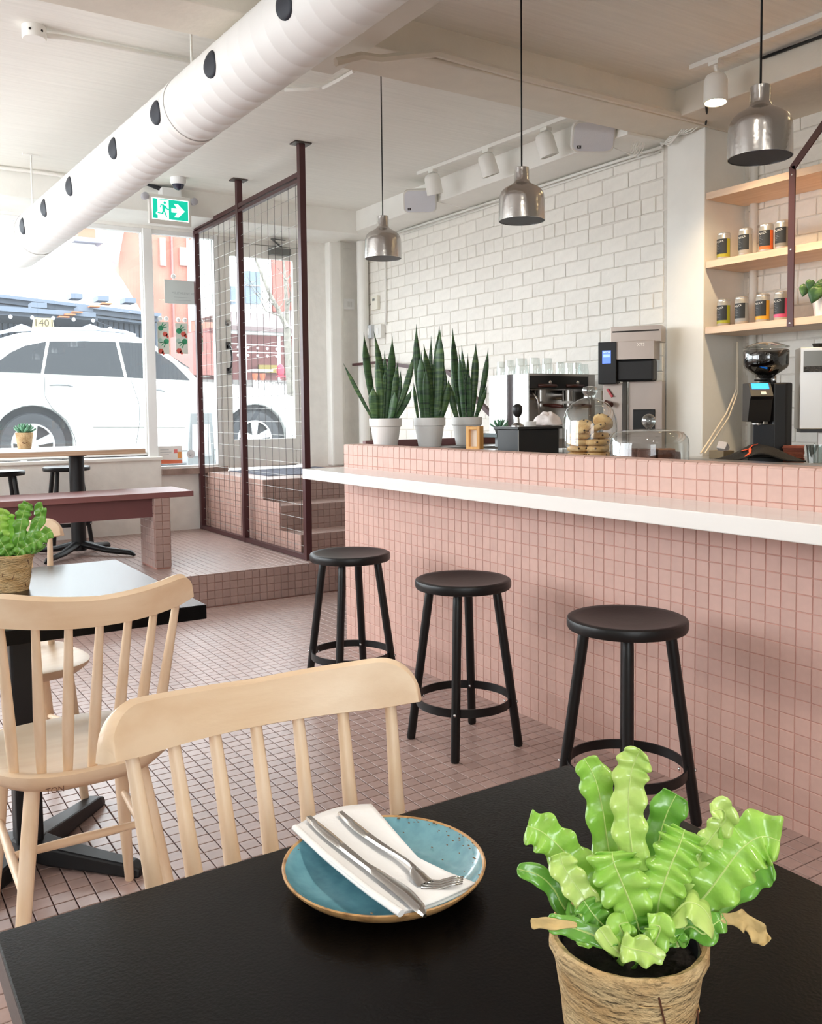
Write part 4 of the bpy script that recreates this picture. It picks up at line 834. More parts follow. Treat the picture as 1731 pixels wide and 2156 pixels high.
cable('power_cable', 'pale cable hanging from the niche pipe down to the steel counter', [at_x(1552, 720, 4.60), at_x(1551, 820, 4.55), at_x(1530, 870, 4.45), at_x(1495, 925, 4.10), at_x(1475, 955, 3.95)], .005, mat('cable_cream', (226, 214, 194), .5))
cable('power_cable', 'second pale cable beside it reaching the steel counter', [at_x(1554, 720, 4.60), at_x(1554, 825, 4.55), at_x(1534, 880, 4.45), at_x(1504, 925, 4.10), at_x(1484, 955, 3.95)], .004, MATS['cable_cream'])
# coffee grinder
q = at_x(1612, 850, 4.15); g0 = (q.x, q.y, .94); sg = (q-CAM).dot(AF)/F; gr = thing('coffee_grinder', 'black coffee grinder with bean hopper and lit blue display', 'grinder', g0, face(q.x, q.y)+R(14))
U = lambda u: (u-1612)*sg; Zg = lambda v: q.z+(850-v)*sg-.94
M().lathe([(.020, Zg(800)), (.026, Zg(797)), (.105, Zg(775)), (.1125, Zg(768)), (.1145, Zg(740)), (.110, Zg(737))], (0, 0, 0), 32, cap=False).build('hopper', glass('hopper_smoke', (150, 146, 142), .10, .05, .6), gr, smooth=True, local=True)
M().lathe([(.018, Zg(800)), (.100, Zg(775)), (.108, Zg(768)), (.109, Zg(746)), (.08, Zg(743)), (.0001, Zg(742))], (0, 0, 0), 28, jit=.012).build('coffee_beans', mat('roasted_beans', (26, 20, 17), .5, bump=1., bscale=160), gr, smooth=True, local=True)
M().lathe([(.112, Zg(734)), (.116, Zg(731)), (.05, Zg(722)), (.0001, Zg(721))], (0, 0, 0), 28).build('hopper_lid', glass('lid_clear', (225, 225, 222), .12, .05, .6), gr, smooth=True, local=True)
M().tube([(0, 0, Zg(812)), (0, 0, Zg(795))], [.036, .026], 20).tube([(0, -.03, Zg(801)), (-.07, -.05, Zg(801))], .004, 6).build('neck', m_blk, gr, smooth=True, local=True)
M().tube([(.034, -.035, Zg(808)), (.034, -.035, Zg(793))], .010, 12).build('adjuster', m_steel, gr, smooth=True, local=True)
M().prism([(U(1618), .09), (U(1662), .09), (U(1660), -.055), (U(1646), -.085), (U(1620), -.085), (U(1612), -.055)], 'z', .02, Zg(807)).build('body', m_blk, gr, local=True, bevel=.008)
hd_ = M().prism([(-.165, Zg(835)), (-.10, Zg(807)), (.02, Zg(807)), (.02, Zg(887)), (-.10, Zg(887)), (-.145, Zg(842))], 'x', U(1567), U(1612)).build('control_head', m_blk, gr, local=True, bevel=.003)
def slope(x0, x1, f0, f1, e): a = Vector((0, -.165, Zg(835))); b = Vector((0, -.10, Zg(807))); n = Vector((0, -(b.z-a.z), b.y-a.y)).normalized(); return [Vector((x0, 0, 0))+a.lerp(b, f0)+n*e, Vector((x1, 0, 0))+a.lerp(b, f0)+n*e, Vector((x1, 0, 0))+a.lerp(b, f1)+n*e, Vector((x0, 0, 0))+a.lerp(b, f1)+n*e]
M().solidpoly(slope(U(1572), U(1606), .52, .93, .0005), (0, -.4, .9), .002).build('display', mat('blue_display', (24, 132, 255), .3, emis=2.2), hd_, local=True)
M().solidpoly(slope(U(1588), U(1598), .12, .32, .0005), (0, -.4, .9), .002).build('button', mat('button_pale', (214, 214, 210), .4), hd_, local=True)
M().tube([(U(1590), -.06, Zg(887)), (U(1590), -.06, Zg(900))], [.030, .022], 16).build('spout', m_steel, gr, smooth=True, local=True)
M().box(U(1580), U(1622), -.085, -.02, .03, Zg(893)).build('fork_stand', mat('grinder_grey', (52, 54, 58), .3, metal=.5), gr, local=True, bevel=.004); M().box(U(1566), U(1664), -.13, .09, 0, .03).build('base', m_blk, gr, local=True, bevel=.006)
# towel, small boxes, coasters, glass, bean dispenser
q = at_x(1590, 955, 4.02)
def towel(i, j):
    hgt = .10*math.exp(-((i-.55)/.30)**2)*(.55+.45*j)*(1.05-.5*abs(j-.6)); c = Vector((q.x, q.y, .941)); hx_ = Vector((math.cos(face(q.x, q.y)), math.sin(face(q.x, q.y)), 0)); hy_ = Vector((-hx_.y, hx_.x, 0))
    return c+hx_*(-.19+.40*i+.03*math.sin(5*j))+hy_*(-.13+.14*j)+Vector((0, 0, .004+hgt+.004*math.sin(14*i+6*j)))
tw = thing('black_towel', 'black towel with an orange ribbon mark heaped before the grinder', 'towel', (q.x, q.y, .94))
M().grid(towel, 24, 14).build('cloth', mat('black_cloth', (24, 22, 22), .95, bump=.4, bscale=120), tw, smooth=True, solid=.006)
M().tube([towel(.30, .60)+Vector((0, 0, .008)), towel(.36, .5)+Vector((0, 0, .010)), towel(.44, .62)+Vector((0, 0, .010)), towel(.52, .66)+Vector((0, 0, .010))], [.007, .009, .006, .003], 8, flat=.4).tube([towel(.37, .5)+Vector((0, 0, .010)), towel(.34, .3)+Vector((0, 0, .009)), towel(.31, .12)+Vector((0, 0, .008))], [.008, .006, .003], 8, flat=.4).build('orange_mark', mat('orange_print', (226, 84, 48), .7), tw, smooth=True)
p = at_x(1523, 925, 4.2); tag(M().cbox((p.x, p.y, 1.002), .07, .05, .045, Matrix.Rotation(.5, 3, 'Y') @ Matrix.Rotation(.4, 3, 'Z')).build('paper_packet', mat('packet_white', (216, 210, 210), .6), bevel=.004), 'tilted white packet leaning over the carton by the cables', 'packet')
p = at_x(1518, 950, 4.2); tag(M().box(p.x-.04, p.x+.05, p.y-.05, p.y+.05, .9405, .985).build('small_carton', mat('kraft_card', (138, 120, 92), .7), bevel=.002), 'small brown carton at the left end of the steel counter', 'carton')
p = at_x(1671, 948, 4.17)
for i in range(12):
    tag(M().box(-.05, .05, -.05, .05, 0, .0062).xf(Matrix.Translation((p.x+random.uniform(-.003, .003), p.y, .9405+i*.0072)) @ Matrix.Rotation(face(p.x, p.y)+random.uniform(-.05, .05), 4, 'Z')).build('coaster', mat('cork_brown', (124, 62, 44), .7, var=.2, vscale=20), bevel=.001), 'brown coaster, %s in the stack by the grinder' % ['lowest', 'second from below', 'third from below', 'fourth from below', 'fifth from below', 'sixth from below', 'sixth from the top', 'fifth from the top', 'fourth from the top', 'third from the top', 'second from the top', 'topmost'][i], 'coaster', 'stacked brown coasters by the grinder')
p = at_x(1718, 955, 3.98); tag(M().lathe([(.0001, 0), (.034, 0), (.044, .10), (.042, .10), (.032, .004), (.0001, .004)], (p.x, p.y, .94), 24).build('plastic_cup', glass('cup_clear', (214, 218, 216), .14, .05, .6), smooth=True), 'clear plastic cup standing right of the coasters', 'cup')
p = at_x(1712, 962, 3.85); tag(M().box(p.x-.08, p.x+.1, p.y-.45, p.y+.10, .9402, .956).build('steel_tray', m_steel, bevel=.003), 'shallow steel tray on the counter at the right edge', 'tray')
q = at_x(1716, 820, 4.40); sg = (q-CAM).dot(AF)/F; bd = thing('bean_dispenser', 'steel bean dispenser with a dark window at the right edge', 'dispenser', (q.x, q.y, .94), face(q.x, q.y)+R(10))
V = lambda v: q.z+(820-v)*sg-.94; U = lambda u: (u-1716)*sg
M().box(U(1682), U(1780), -.06, .10, V(903), V(733)).build('housing', mat('satin_steel', (206, 204, 202), .35, metal=.7), bd, local=True, bevel=.004); M().box(U(1689), U(1770), -.062, -.06, V(784), V(740)).build('window', mat('window_grey', (120, 126, 128), .15), bd, local=True)
M().box(U(1689), U(1770), -.0635, -.062, V(784), V(772)).build('beans', mat('beans_dark', (60, 62, 66), .6, bump=.8, bscale=120), bd, local=True); M().tube([(U(1720), 0, V(733)), (U(1720), 0, V(724))], [.02, .028], 12).build('cap', m_blk, bd, local=True); M().box(U(1686), U(1780), -.05, .08, V(910), V(903)).build('chute', mat('chute_black', (40, 40, 42), .4), bd, local=True)
for dx in (.02, .09):
    M().box(dx, dx+.02, 0, .03, 0, V(910)).build('support', m_steel, bd, local=True)
# ================================================================ WINDOW DECALS AND FRONT WALL FITTINGS
YW = 7.722
m_paper = mat('grey_notice_paper', (206, 214, 212), .7)
a, b = at_y(346, 588, YW), at_y(413, 642, YW); nt = thing('window_notice', 'grey paper notice stuck high on the narrow window', 'notice', (a.x, YW, b.z))
sh = M().box(a.x, b.x, YW-.001, YW, b.z, a.z).build('sheet', m_paper, nt)
text_mesh('MILITARENE AN', .030, mat('faint_print', (172, 182, 182), .7), frame(((a.x+b.x)/2+.03, YW-.0015, a.z*.45+b.z*.55), (1, 0, 0), (0, 0, 1)), 'lettering', sh, .0002)
for k in range(2): M().box(a.x+.08, b.x-.05, YW-.0016, YW-.001, b.z+.055-.025*k, b.z+.058-.025*k).build('small_print', MATS['faint_print'], sh)
m_cup = glass('suction_cup', (250, 250, 250), .35, .2, .9); m_cup = mat('suction_cup_white', (245, 247, 247), .3)
M().lathe([(.022, 0), (.018, .008), (.0001, .012)], (a.x+.08, YW, a.z+.03), 16, Matrix.Rotation(R(90), 3, 'X')).build('suction_cup', m_cup, nt, smooth=True)
m_g, m_r, m_pg, m_strip = mat('print_green', (60, 150, 108), .7), mat('print_red', (206, 92, 80), .7), mat('print_pale_green', (176, 204, 192), .7), mat('strip_linen', (214, 218, 208), .8)
def veg_strip(u0, u1, v0, v1, label, ph):
    a, b = at_y(u0, v0, YW), at_y(u1, v1, YW); t = thing('vegetable_banner', label, 'banner', (a.x, YW, b.z), 0, 'vegetable print strips hanging in the window')
    M().box(a.x, b.x, YW-.0012, YW, b.z, a.z).build('cloth', m_strip, t); W, Hh = b.x-a.x, a.z-b.z
    def disc(cx, cz, r, m, nm, seed=0, lobes=0): M().prism([(a.x+W*cx+r*W*(1+.13*math.cos(lobes*q*.3142+seed))*math.cos(q*.3142), b.z+Hh*cz+r*W*(1+.13*math.cos(lobes*q*.3142+seed))*math.sin(q*.3142)) for q in range(20)], 'y', YW-.0024, YW-.0012).build(nm, m, t)
    def beet(cx, cz, dx, dz):
        disc(cx, cz, .20, m_g, 'green_beet')
        g = M()
        for k in (-.5, 0, .5):
            d = Vector((dx-dz*k, 0, dz+dx*k)).normalized(); p = Vector((a.x+W*cx, YW-.0018, b.z+Hh*cz)); n = Vector((-d.z, 0, d.x))
            g.solidpoly([p+d*W*.15-n*W*.03, p+d*W*.50-n*W*.045, p+d*W*.62, p+d*W*.50+n*W*.045, p+d*W*.15+n*W*.03], (0, -1, 0), .0006)
        g.build('beet_leaves', m_g, t)
    def broc(cx, cz): disc(cx, cz, .22, m_r, 'red_broccoli', lobes=6); M().solidpoly([Vector((a.x+W*(cx+i), YW-.0018, b.z+Hh*(cz+j))) for i, j in ((.02, -.05), (.22, -.13), (.32, -.08), (.16, .02))], (0, -1, 0), .0006).build('broccoli_stalk', m_r, t)
    beet(.28, .80-ph, .6, .5); broc(.66, .62+ph*.4); beet(.74, .40, -.7, -.6); disc(.22, .42, .17, m_pg, 'pale_turnip'); broc(.26, .09)
    for k in (.25, .8): c = M().lathe([(.020, 0), (.016, .008), (.0001, .012)], (a.x+W*k, YW, a.z+.028), 16, Matrix.Rotation(R(90), 3, 'X')).build('suction_cup', m_cup, t, smooth=True)
veg_strip(331, 357, 677, 746, 'leftmost vegetable print strip with beets and broccoli in the narrow window', 0)
veg_strip(369, 396, 680, 745, 'middle vegetable print strip left of the dark screen post', .06)
veg_strip(413, 428, 683, 741, 'rightmost vegetable print strip seen behind the wire mesh', .03)
a, b = at_y(333, 940, YW), at_y(384, 975, YW); po = thing('window_poster', 'small white and orange poster at the foot of the narrow window', 'poster', (a.x, YW, b.z))
M().box(a.x, b.x, YW-.001, YW, b.z, a.z).build('sheet', mat('poster_white', (238, 236, 232), .6), po); W, Hh = b.x-a.x, a.z-b.z
M().prism([(a.x, b.z), (b.x, b.z), (b.x, b.z+.03), (a.x+W*.5, b.z+Hh*.22), (a.x, b.z+Hh*.26)], 'y', YW-.002, YW-.001).build('orange_swoosh', mat('poster_orange', (230, 124, 90), .6), po)
M().box(a.x+W*.66, a.x+W*.80, YW-.002, YW-.001, b.z+Hh*.58, b.z+Hh*.80).build('red_cup', mat('poster_red', (226, 120, 118), .6), po); M().box(a.x+W*.80, a.x+W*.97, YW-.002, YW-.001, b.z+Hh*.28, b.z+Hh*.66).build('orange_cup', mat('poster_amber', (236, 164, 96), .6), po)
for k in range(3): M().box(a.x+W*.08, a.x+W*(.44 if k != 1 else .55), YW-.002, YW-.001, b.z+Hh*(.78-.14*k), b.z+Hh*(.82-.14*k)).build('print_line', mat('poster_grey', (196, 196, 196), .6), po)
c = at_y(402, 956, YW); rs = thing('round_sticker', 'round white sticker with a black curved mark beside the screen post', 'sticker', c)
M().lathe([(.038, 0), (.038, .0012), (.0001, .0012)], c, 28, Matrix.Rotation(R(90), 3, 'X')).build('disc', mat('sticker_white', (226, 228, 230), .6), rs); M().tube([c+Vector((-.016, -.002, .010)), c+Vector((-.018, -.002, -.006)), c+Vector((-.006, -.002, -.016)), c+Vector((.010, -.002, -.002))], [.002, .005, .004, .002], 8, flat=.3).build('black_mark', m_blk, rs)
# wall fittings in the far right corner
def plate(name, label, c, n, w_, h_, d_, m, cat, extra=None):
    t = thing(name, label, cat, c); c = Vector(c); n = Vector(n); s = Vector((0, 0, 1)).cross(n)
    M().cbox(c+n*d_/2, *( (w_, d_, h_) if abs(n.y) > .5 else (d_, w_, h_))).build('cover', m, t, bevel=.003)
    if extra: extra(t, c+n*d_, n, s)
    return t
lit_ = lambda t, c, n, s: M().cbox(c+n*.001+Vector((0, 0, .03))-s*.01, *((.04, .002, .022) if abs(n.y) > .5 else (.002, .04, .022))).build('display', mat('lcd_grey', (120, 124, 120), .4), t)
vents = lambda t, c, n, s: [M().cbox(c+n*.0005+s*(-.02+.012*k), *((.003, .001, .05) if abs(n.y) > .5 else (.001, .003, .05))).build('slot', mat('slot_grey', (196, 192, 188), .6), t) for k in range(5)]
togg = lambda t, c, n, s: M().cbox(c+n*.002, *((.03, .004, .062) if abs(n.y) > .5 else (.004, .03, .062))).build('rocker', m_frame, t, bevel=.001)
q = at_y(732, 641, 7.70); plate('chime_box', 'square white chime box on the wall right of the door', (q.x, 7.699, q.z), (0, -1, 0), .115, .10, .03, m_frame, 'box', vents)
q = at_x(793, 638, 4.365); plate('thermostat', 'cream thermostat with a grey display on the brick wall', (4.368, q.y, q.z), (-1, 0, 0), .12, .13, .03, mat('cream_plastic', (234, 230, 216), .5), 'thermostat', lit_)
q = at_x(783, 699, 4.365); plate('light_switch', 'grey boxed light switch left of the other behind the plant', (4.368, q.y, q.z), (-1, 0, 0), .10, .125, .04, mat('switch_grey', (196, 200, 202), .4), 'switch', togg)
q = at_x(804, 698, 4.365); plate('light_switch', 'white boxed light switch at the lower end of the conduit', (4.368, q.y, q.z), (-1, 0, 0), .12, .125, .05, mat('switch_white', (228, 226, 220), .4), 'switch', togg)
cable('conduit', 'thin white conduit dropping to the light switches', [(4.356, 7.20, 2.80), (4.356, 7.205, 2.4), (4.356, 7.21, 2.03)], .010, m_white)
tag(M().tube([(4.31, 7.55, .72), (4.31, 7.55, 2.84)], .055, 20).build('drain_pipe', m_white, smooth=True), 'stout white pipe standing in the far corner by the brick wall', 'pipe')
hr = thing('handrail', 'maroon steel handrail descending along the brick wall behind the plants', 'handrail', (4.28, 6.5, .71))
ra, rb, rc, re = at_x(745, 768, 4.225), at_x(797, 768, 4.225), at_x(945, 783, 4.225), at_x(1030, 868, 4.225)
sl = (re-rc)/(re.y-rc.y); top = rc+sl*(rb.y-.25-rc.y)
M().bar(ra, (4.225, rb.y, ra.z), .035, .022).bar((4.225, rb.y, ra.z), rc, .03, .03).bar(rc, re+sl*(-.15), .034, .034).build('rail', m_maroon, hr); M().box(4.225, 4.37, rb.y-.03, rb.y+.03, ra.z-.05, ra.z+.03).build('bracket', m_maroon, hr)
# ================================================================ THE STREET
G = .50
struct(M().box(-30, 40, 7.9, 10.4, G-.2, G+.12).build('pavement', mat('concrete_pavement', (120, 120, 118), .9, var=.1, vscale=2)))
struct(M().box(-60, 70, 10.4, 17, G-.2, G).build('road', mat('asphalt', (84, 86, 88), .9, var=.12, vscale=6)))
struct(M().box(-60, 70, 17, 60, G-.2, G+.08).build('far_ground', mat('yard_ground', (104, 102, 96), .9, var=.2, vscale=1)))
# white taxi
m_car = mat('white_car_paint', (214, 216, 212), .25, spec=.5, coat=.4); m_cwin = mat('car_window', (14, 20, 26), .12, spec=.22); m_tyre = mat('tyre', (44, 46, 50), .8); m_rim = mat('alloy_rim', (188, 190, 192), .3, metal=.6); m_trimg = mat('car_trim', (150, 154, 160), .4)
YC = 11.30; ca = thing('taxi_car', 'white taxi estate car parked outside the window', 'car', (3.3, 12.2, G))
xr_, xf_ = at_y(72, 935, YC).x, at_y(540, 925, YC).x; wz = G+.385; ar = .455
arc_ = lambda cx: [(cx-ar*math.cos(R(k)), wz+ar*math.sin(R(k))) for k in range(-8, 189, 14)]
bz = lambda u, v: (at_y(u, v, YC).x, at_y(u, v, YC).z)
low = [(xr_-1.0, G+.32), (xr_-.52, G+.28)]+arc_(xr_)+[(xr_+.55, G+.25), (xf_-.55, G+.25)]+arc_(xf_)+[(xf_+.52, G+.25), (xf_+.95, G+.32), (xf_+1.0, G+.62), (xf_+.92, G+.78), (xf_+.55, G+.95), (xf_, G+1.06), (xf_-.42, G+1.12), bz(410, 803), bz(285, 799), bz(90, 789), bz(0, 784), (xr_-.95, G+1.22), (xr_-1.06, G+.8)]
M().prism(low, 'y', YC, YC+1.86).build('body', m_car, ca, bevel=.03)
gy = lambda z: YC+.04+(z-(G+1.2))*.42
def side(u, v):
    p = at_y(u, v, YC+.1)
    for _ in range(4): p = at_y(u, v, gy(p.z))
    return p
roof = [(-70, 782), (-40, 745), (0, 712), (40, 701), (110, 695), (200, 696), (270, 703), (310, 716), (352, 742), (395, 775), (425, 806)]
near = [side(u, v) for u, v in roof]; far = [Vector((p.x, 2*(YC+.93)-p.y, p.z)) for p in near]; n = len(near)
g = M(); g.v = near+far; g.f = [list(range(n)), [n+i for i in reversed(range(n))]]+[[i, i+1, n+i+1, n+i] for i in range(n-1)]+[[n-1, 0, n, 2*n-1]]; g.build('cabin', m_car, ca, bevel=.03)
off = Vector((0, -.012, 0))
for poly in ([(-25, 782), (-5, 762), (22, 742), (52, 728), (97, 719), (86, 786)], [(92, 787), (104, 719), (180, 718), (243, 720), (261, 794)], [(268, 795), (250, 720), (298, 722), (322, 735), (365, 765), (400, 801)]):
    M().solidpoly([side(u, v)+off for u, v in poly], (0, 1, -.1), .012).build('window', m_cwin, ca)
M().solidpoly([near[7]+Vector((.06, .12, -.02)), near[9]+Vector((.06, .1, .0)), far[9]+Vector((.06, -.1, 0)), far[7]+Vector((.06, -.12, -.02))], (1, 0, 1), .01).build('windscreen', m_cwin, ca)
for cx in (xr_, xf_):
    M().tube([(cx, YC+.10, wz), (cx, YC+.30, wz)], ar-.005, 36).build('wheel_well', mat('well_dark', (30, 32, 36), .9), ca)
    w_ = M().lathe([(.22, 0), (.30, -.02), (.355, -.015), (.372, .03), (.372, .20), (.22, .20)], (cx, YC+.055, wz), 40, Matrix.Rotation(R(-90), 3, 'X') @ Matrix.Identity(3), cap=False).build('tyre', m_tyre, ca, smooth=True)
    rm = M().lathe([(.235, .0), (.25, .01), (.235, .06), (.0001, .06)], (cx, YC+.06, wz), 40, Matrix.Rotation(R(-90), 3, 'X'), cap=False).build('rim_dish', mat('rim_shadow', (92, 94, 98), .5), w_, smooth=True)
    M().lathe([(.222, -.004), (.243, -.006), (.243, .02), (.222, .02), (.222, -.004)], (cx, YC+.055, wz), 40, Matrix.Rotation(R(-90), 3, 'X'), cap=False).build('rim_ring', m_rim, w_, smooth=True)
    for k in range(5):
        a_ = R(90+72*k); d = Vector((math.cos(a_), 0, math.sin(a_))); s = Vector((-d.z, 0, d.x)); c = Vector((cx, YC+.05, wz))
        M().solidpoly([c+d*.04-s*.03, c+d*.232-s*.055, c+d*.232+s*.055, c+d*.04+s*.03], (0, 1, 0), .03).build('spoke', m_rim, w_)
    M().lathe([(.06, 0), (.05, -.012), (.0001, -.014)], (cx, YC+.052, wz), 20, Matrix.Rotation(R(-90), 3, 'X')).build('hub_cap', m_rim, w_, smooth=True)
for u, v in ((130, 813), (325, 823)):
    p = at_y(u, v, YC); M().tube([p+Vector((-.14, .0, .01)), p+Vector((-.06, -.03, .015)), p+Vector((.07, -.03, .012)), p+Vector((.13, 0, -.005))], [.008, .012, .014, .008], 8).build('door_handle', mat('handle_grey', (96, 98, 100), .4), ca, smooth=True)
for pts in ([(94, 790), (95, 835), (110, 860), (140, 885), (157, 920), (160, 940)], [(275, 797), (293, 850), (294, 890), (286, 940)]): M().tube([at_y(u, v, YC-.0005) for u, v in pts], .004, 5).build('door_seam', mat('seam_dark', (84, 86, 86), .6), ca)
M().tube([at_y(196, 899, YC-.004), at_y(390, 900, YC-.004)], .012, 6, flat=.4).build('side_moulding', mat('moulding_pale', (104, 104, 98), .6), ca)
yr = near[4].y+.05
M().tube([at_y(-10, 703, yr), at_y(20, 696, yr), at_y(100, 692, yr), at_y(205, 693, yr), at_y(260, 698, yr), at_y(285, 706, yr)], .02, 8).build('roof_rail', mat('rail_blue_grey', (150, 160, 178), .4), ca, smooth=True)
for u in (45, 190): M().tube([at_y(u-22, 693, yr), at_y(u, 688, yr), at_y(u+18, 692, yr)], [.014, .034, .02], 8).build('rail_foot', MATS['rail_blue_grey'], ca, smooth=True)
p, q = at_y(67, 692, YC+.9), at_y(115, 671, YC+.9); ts = thing('taxi_sign', 'cream taxi roof sign reading 1401 on the white car', 'sign', ((p.x+q.x)/2, YC+.9, p.z))
zc_ = near[4].z+.004
M().prism([(p.x, zc_), (q.x, zc_), (q.x-.035, q.z), (p.x+.035, q.z)], 'y', YC+.85, YC+.97).build('housing', mat('sign_cream', (150, 136, 88), .5), ts, bevel=.008)
text_mesh('1401', .128, mat('sign_ochre', (40, 26, 6), .6), frame(((p.x+q.x)/2, YC+.848, (p.z+q.z)/2), (1, 0, 0), (0, 0, 1)), 'lettering', ts, .001)
# dark grey boarded shed opposite
m_shed = mat('shed_grey', (54, 61, 72), .7, var=.1, vscale=3); m_fas = mat('fascia_grey', (76, 86, 100), .6); m_drk = mat('shed_dark', (32, 38, 48), .8); m_tim = mat('amber_timber', (150, 84, 44), .6)
YS = 19.; sd = thing('boarded_shed', 'dark grey boarded building with stepped eaves across the street', 'building', (4, YS, G))
A, B = at_y(-60, 640, YS), at_y(335, 668, YS); zt_ = at_y(330, 668, YS).z
M().box(A.x, B.x, YS+.05, YS+5, G, zt_+.1).build('wall', m_drk, sd)
nb = 34; wv = (B.x-A.x)/nb; bme = _tile_mesh('board', wv-.02, zt_-G, .05, .01, m_shed)
for i in range(nb):
    o = bpy.data.objects.new('board', bme); col.objects.link(o); o.parent = sd; o.matrix_local = WM[sd.name].inverted() @ (Matrix.Translation((A.x+wv*(i+.5), YS+.05, (G+zt_)/2)) @ frame((0, 0, 0), (1, 0, 0), (0, 0, 1)))
def eave(u0, v0, u1, v1, dv, y, nm, m, dp=.6):
    a, b = at_y(u0, v0, y), at_y(u1, v1, y); c, d = at_y(u1, v1+dv, y), at_y(u0, v0+dv, y); M().solidpoly([a, b, c, d], (0, 1, 0), dp).build(nm, m, sd)
eave(-60, 612, 340, 660, 7, YS-.6, 'roof_edge', m_fas); eave(-60, 620, 335, 668, 10, YS-.5, 'eave_board', m_shed); eave(-60, 633, 325, 679, 5, YS-.4, 'gutter', m_fas, .3)
eave(-60, 640, 202, 658, 10, YS-1.6, 'lower_roof', m_fas, 1.6); eave(-60, 650, 206, 666, 9, YS-1.5, 'lower_eave', m_shed, 1.5)
for u, v in ((83, 643), (181, 651)): q = at_y(u, v, YS-1.55); M().box(q.x-.13, q.x+.13, YS-1.55, YS-1.2, q.z-.04, q.z+.05).build('roof_vent', m_fas, sd)
for u, v in ((162, 623), (218, 628), (275, 632)): q = at_y(u, v, YS-.3); M().box(q.x-.11, q.x+.11, YS-.3, YS+.1, q.z-.05, q.z+.05).build('roof_cap', m_fas, sd)
for u, v in ((225, 639), (200, 645), (163, 657), (148, 662), (135, 667)): q = at_y(u, v, YS-1.7); M().box(q.x-.09, q.x+.09, YS-1.72, YS-1.5, q.z-.012, q.z+.012).build('timber_end', m_tim, sd)
sl_ = thing('string_lights', 'row of white bulbs hanging under the shed eaves', 'lights', at_y(120, 668, YS-1.8))
M().tube([at_y(u, v, YS-1.8) for u, v in ((-20, 662), (22, 664), (68, 667), (112, 669), (155, 671), (196, 674), (240, 690), (275, 705))], .006, 5).build('wire', m_drk, sl_)
for u, v in ((22, 667), (68, 669), (112, 670), (155, 673), (196, 675), (232, 692)): M().ball(at_y(u, v, YS-1.8), .035, 8, 6).build('bulb', mat('white_bulb', (245, 248, 250), .3), sl_, smooth=True)
# pale roofed house with a brick chimney
YH = 30.; hs = thing('pale_roof_house', 'house with a pale roof and small orange chimney behind the shed', 'building', (5, YH, G))
pl = [at_y(u, v, YH) for u, v in ((-80, 470), (200, 515), (258, 590), (300, 660), (300, 720), (-80, 720))]; M().solidpoly(pl, (0, 1, 0), 6).build('roof', mat('pale_roof', (214, 216, 218), .8), hs)
a, b = at_y(146, 487, YH+1), at_y(182, 516, YH+1); ch_ = M().box(a.x, b.x, YH-.2, YH+1.2, b.z-.1, a.z).build('chimney', mat('chimney_brick', (158, 98, 78), .8, var=.1, vscale=3), hs); M().box(a.x-.15, b.x+.2, YH-.35, YH+1.3, b.z-.14, b.z).build('flashing', mat('flashing_grey', (110, 108, 124), .6), ch_); M().box(a.x, b.x, YH-.3, YH+1.3, a.z, a.z+.12).build('chimney_cap', mat('cap_grey', (190, 190, 188), .7), ch_)
# salmon brick house with a white verge
YR = 34.; rh = thing('red_brick_house', 'tall salmon red brick house with a white gable verge', 'building', (9, YR, G))
m_red = mat('salmon_brick', (158, 100, 86), .85, var=.12, vscale=1.5); m_rw = mat('house_trim_white', (206, 206, 204), .7)
pl = [at_y(u, v, YR) for u, v in ((262, 440), (660, 440), (660, 930), (280, 930), (250, 560))]; M().solidpoly(pl, (0, 1, 0), 5).build('wall', m_red, rh)
M().solidpoly([at_y(u, v, YR-.3) for u, v in ((252, 440), (270, 440), (248, 555), (234, 545))], (0, 1, 0), .3).build('verge', mat('verge_lilac', (150, 142, 150), .7), rh)
for u in (361, 395): a, b = at_y(u, 440, YR-.1), at_y(u+4, 720, YR-.1); M().box(a.x, b.x, YR-.15, YR-.02, b.z, a.z).build('downpipe', mat('pipe_pink', (150, 96, 92), .7) if u == 361 else m_rw, rh)
for u0, v0, u1, v1 in ((336, 500, 350, 560), (378, 520, 398, 560)): a, b = at_y(u0, v0, YR-.1), at_y(u1, v1, YR-.1); f_ = M().box(a.x, b.x, YR-.12, YR-.02, b.z, a.z).build('window', mat('pale_shutter', (176, 128, 118), .6), rh)
# porch house behind the door
YP = 24.; ph = thing('porch_house', 'white and red house with a covered porch seen through the door', 'building', (14, YP, G))
def pbox(nm, u0, v0, u1, v1, y, d, m, par=None): a, b = at_y(u0, v0, y), at_y(u1, v1, y); return M().box(min(a.x, b.x), max(a.x, b.x), y, y+d, min(a.z, b.z), max(a.z, b.z)).build(nm, m, par or ph)
pbox('upper_wall', 470, 470, 573, 662, YP+1, 3, m_rw); pbox('red_bay', 573, 545, 700, 662, YP+1.1, 3, mat('bay_red', (150, 80, 72), .8)); pbox('lower_wall', 440, 690, 700, 830, YP+2, 2, mat('porch_red', (104, 60, 58), .8)); pbox('side_wall', 405, 700, 470, 790, YP+1.5, 2, mat('porch_red2', (150, 100, 94), .8))
for u0, v0, u1, v1 in ((481, 602, 497, 640), (517, 570, 549, 640)):
    w_ = pbox('window', u0, v0, u1, v1, YP+.9, .1, mat('far_window', (78, 92, 108), .2)); pbox('sash_bar', u0, v0+30, u1, v0+33, YP+.85, .05, m_rw, w_)
pl = [at_y(u, v, YP-1.2 if v > 675 else YP+.9) for u, v in ((478, 656), (560, 661), (620, 652), (640, 694), (478, 684))]; M().solidpoly(pl, (0, .3, -1), .12).build('porch_roof', mat('porch_roof_grey', (112, 98, 98), .8), ph)
pbox('porch_beam', 470, 690, 640, 708, YP-1, .2, m_rw)
for u, w_ in ((518, 6), (590, 5)): pbox('porch_post', u-w_/2, 700, u+w_/2, 815, YP-.9, .15, m_rw)
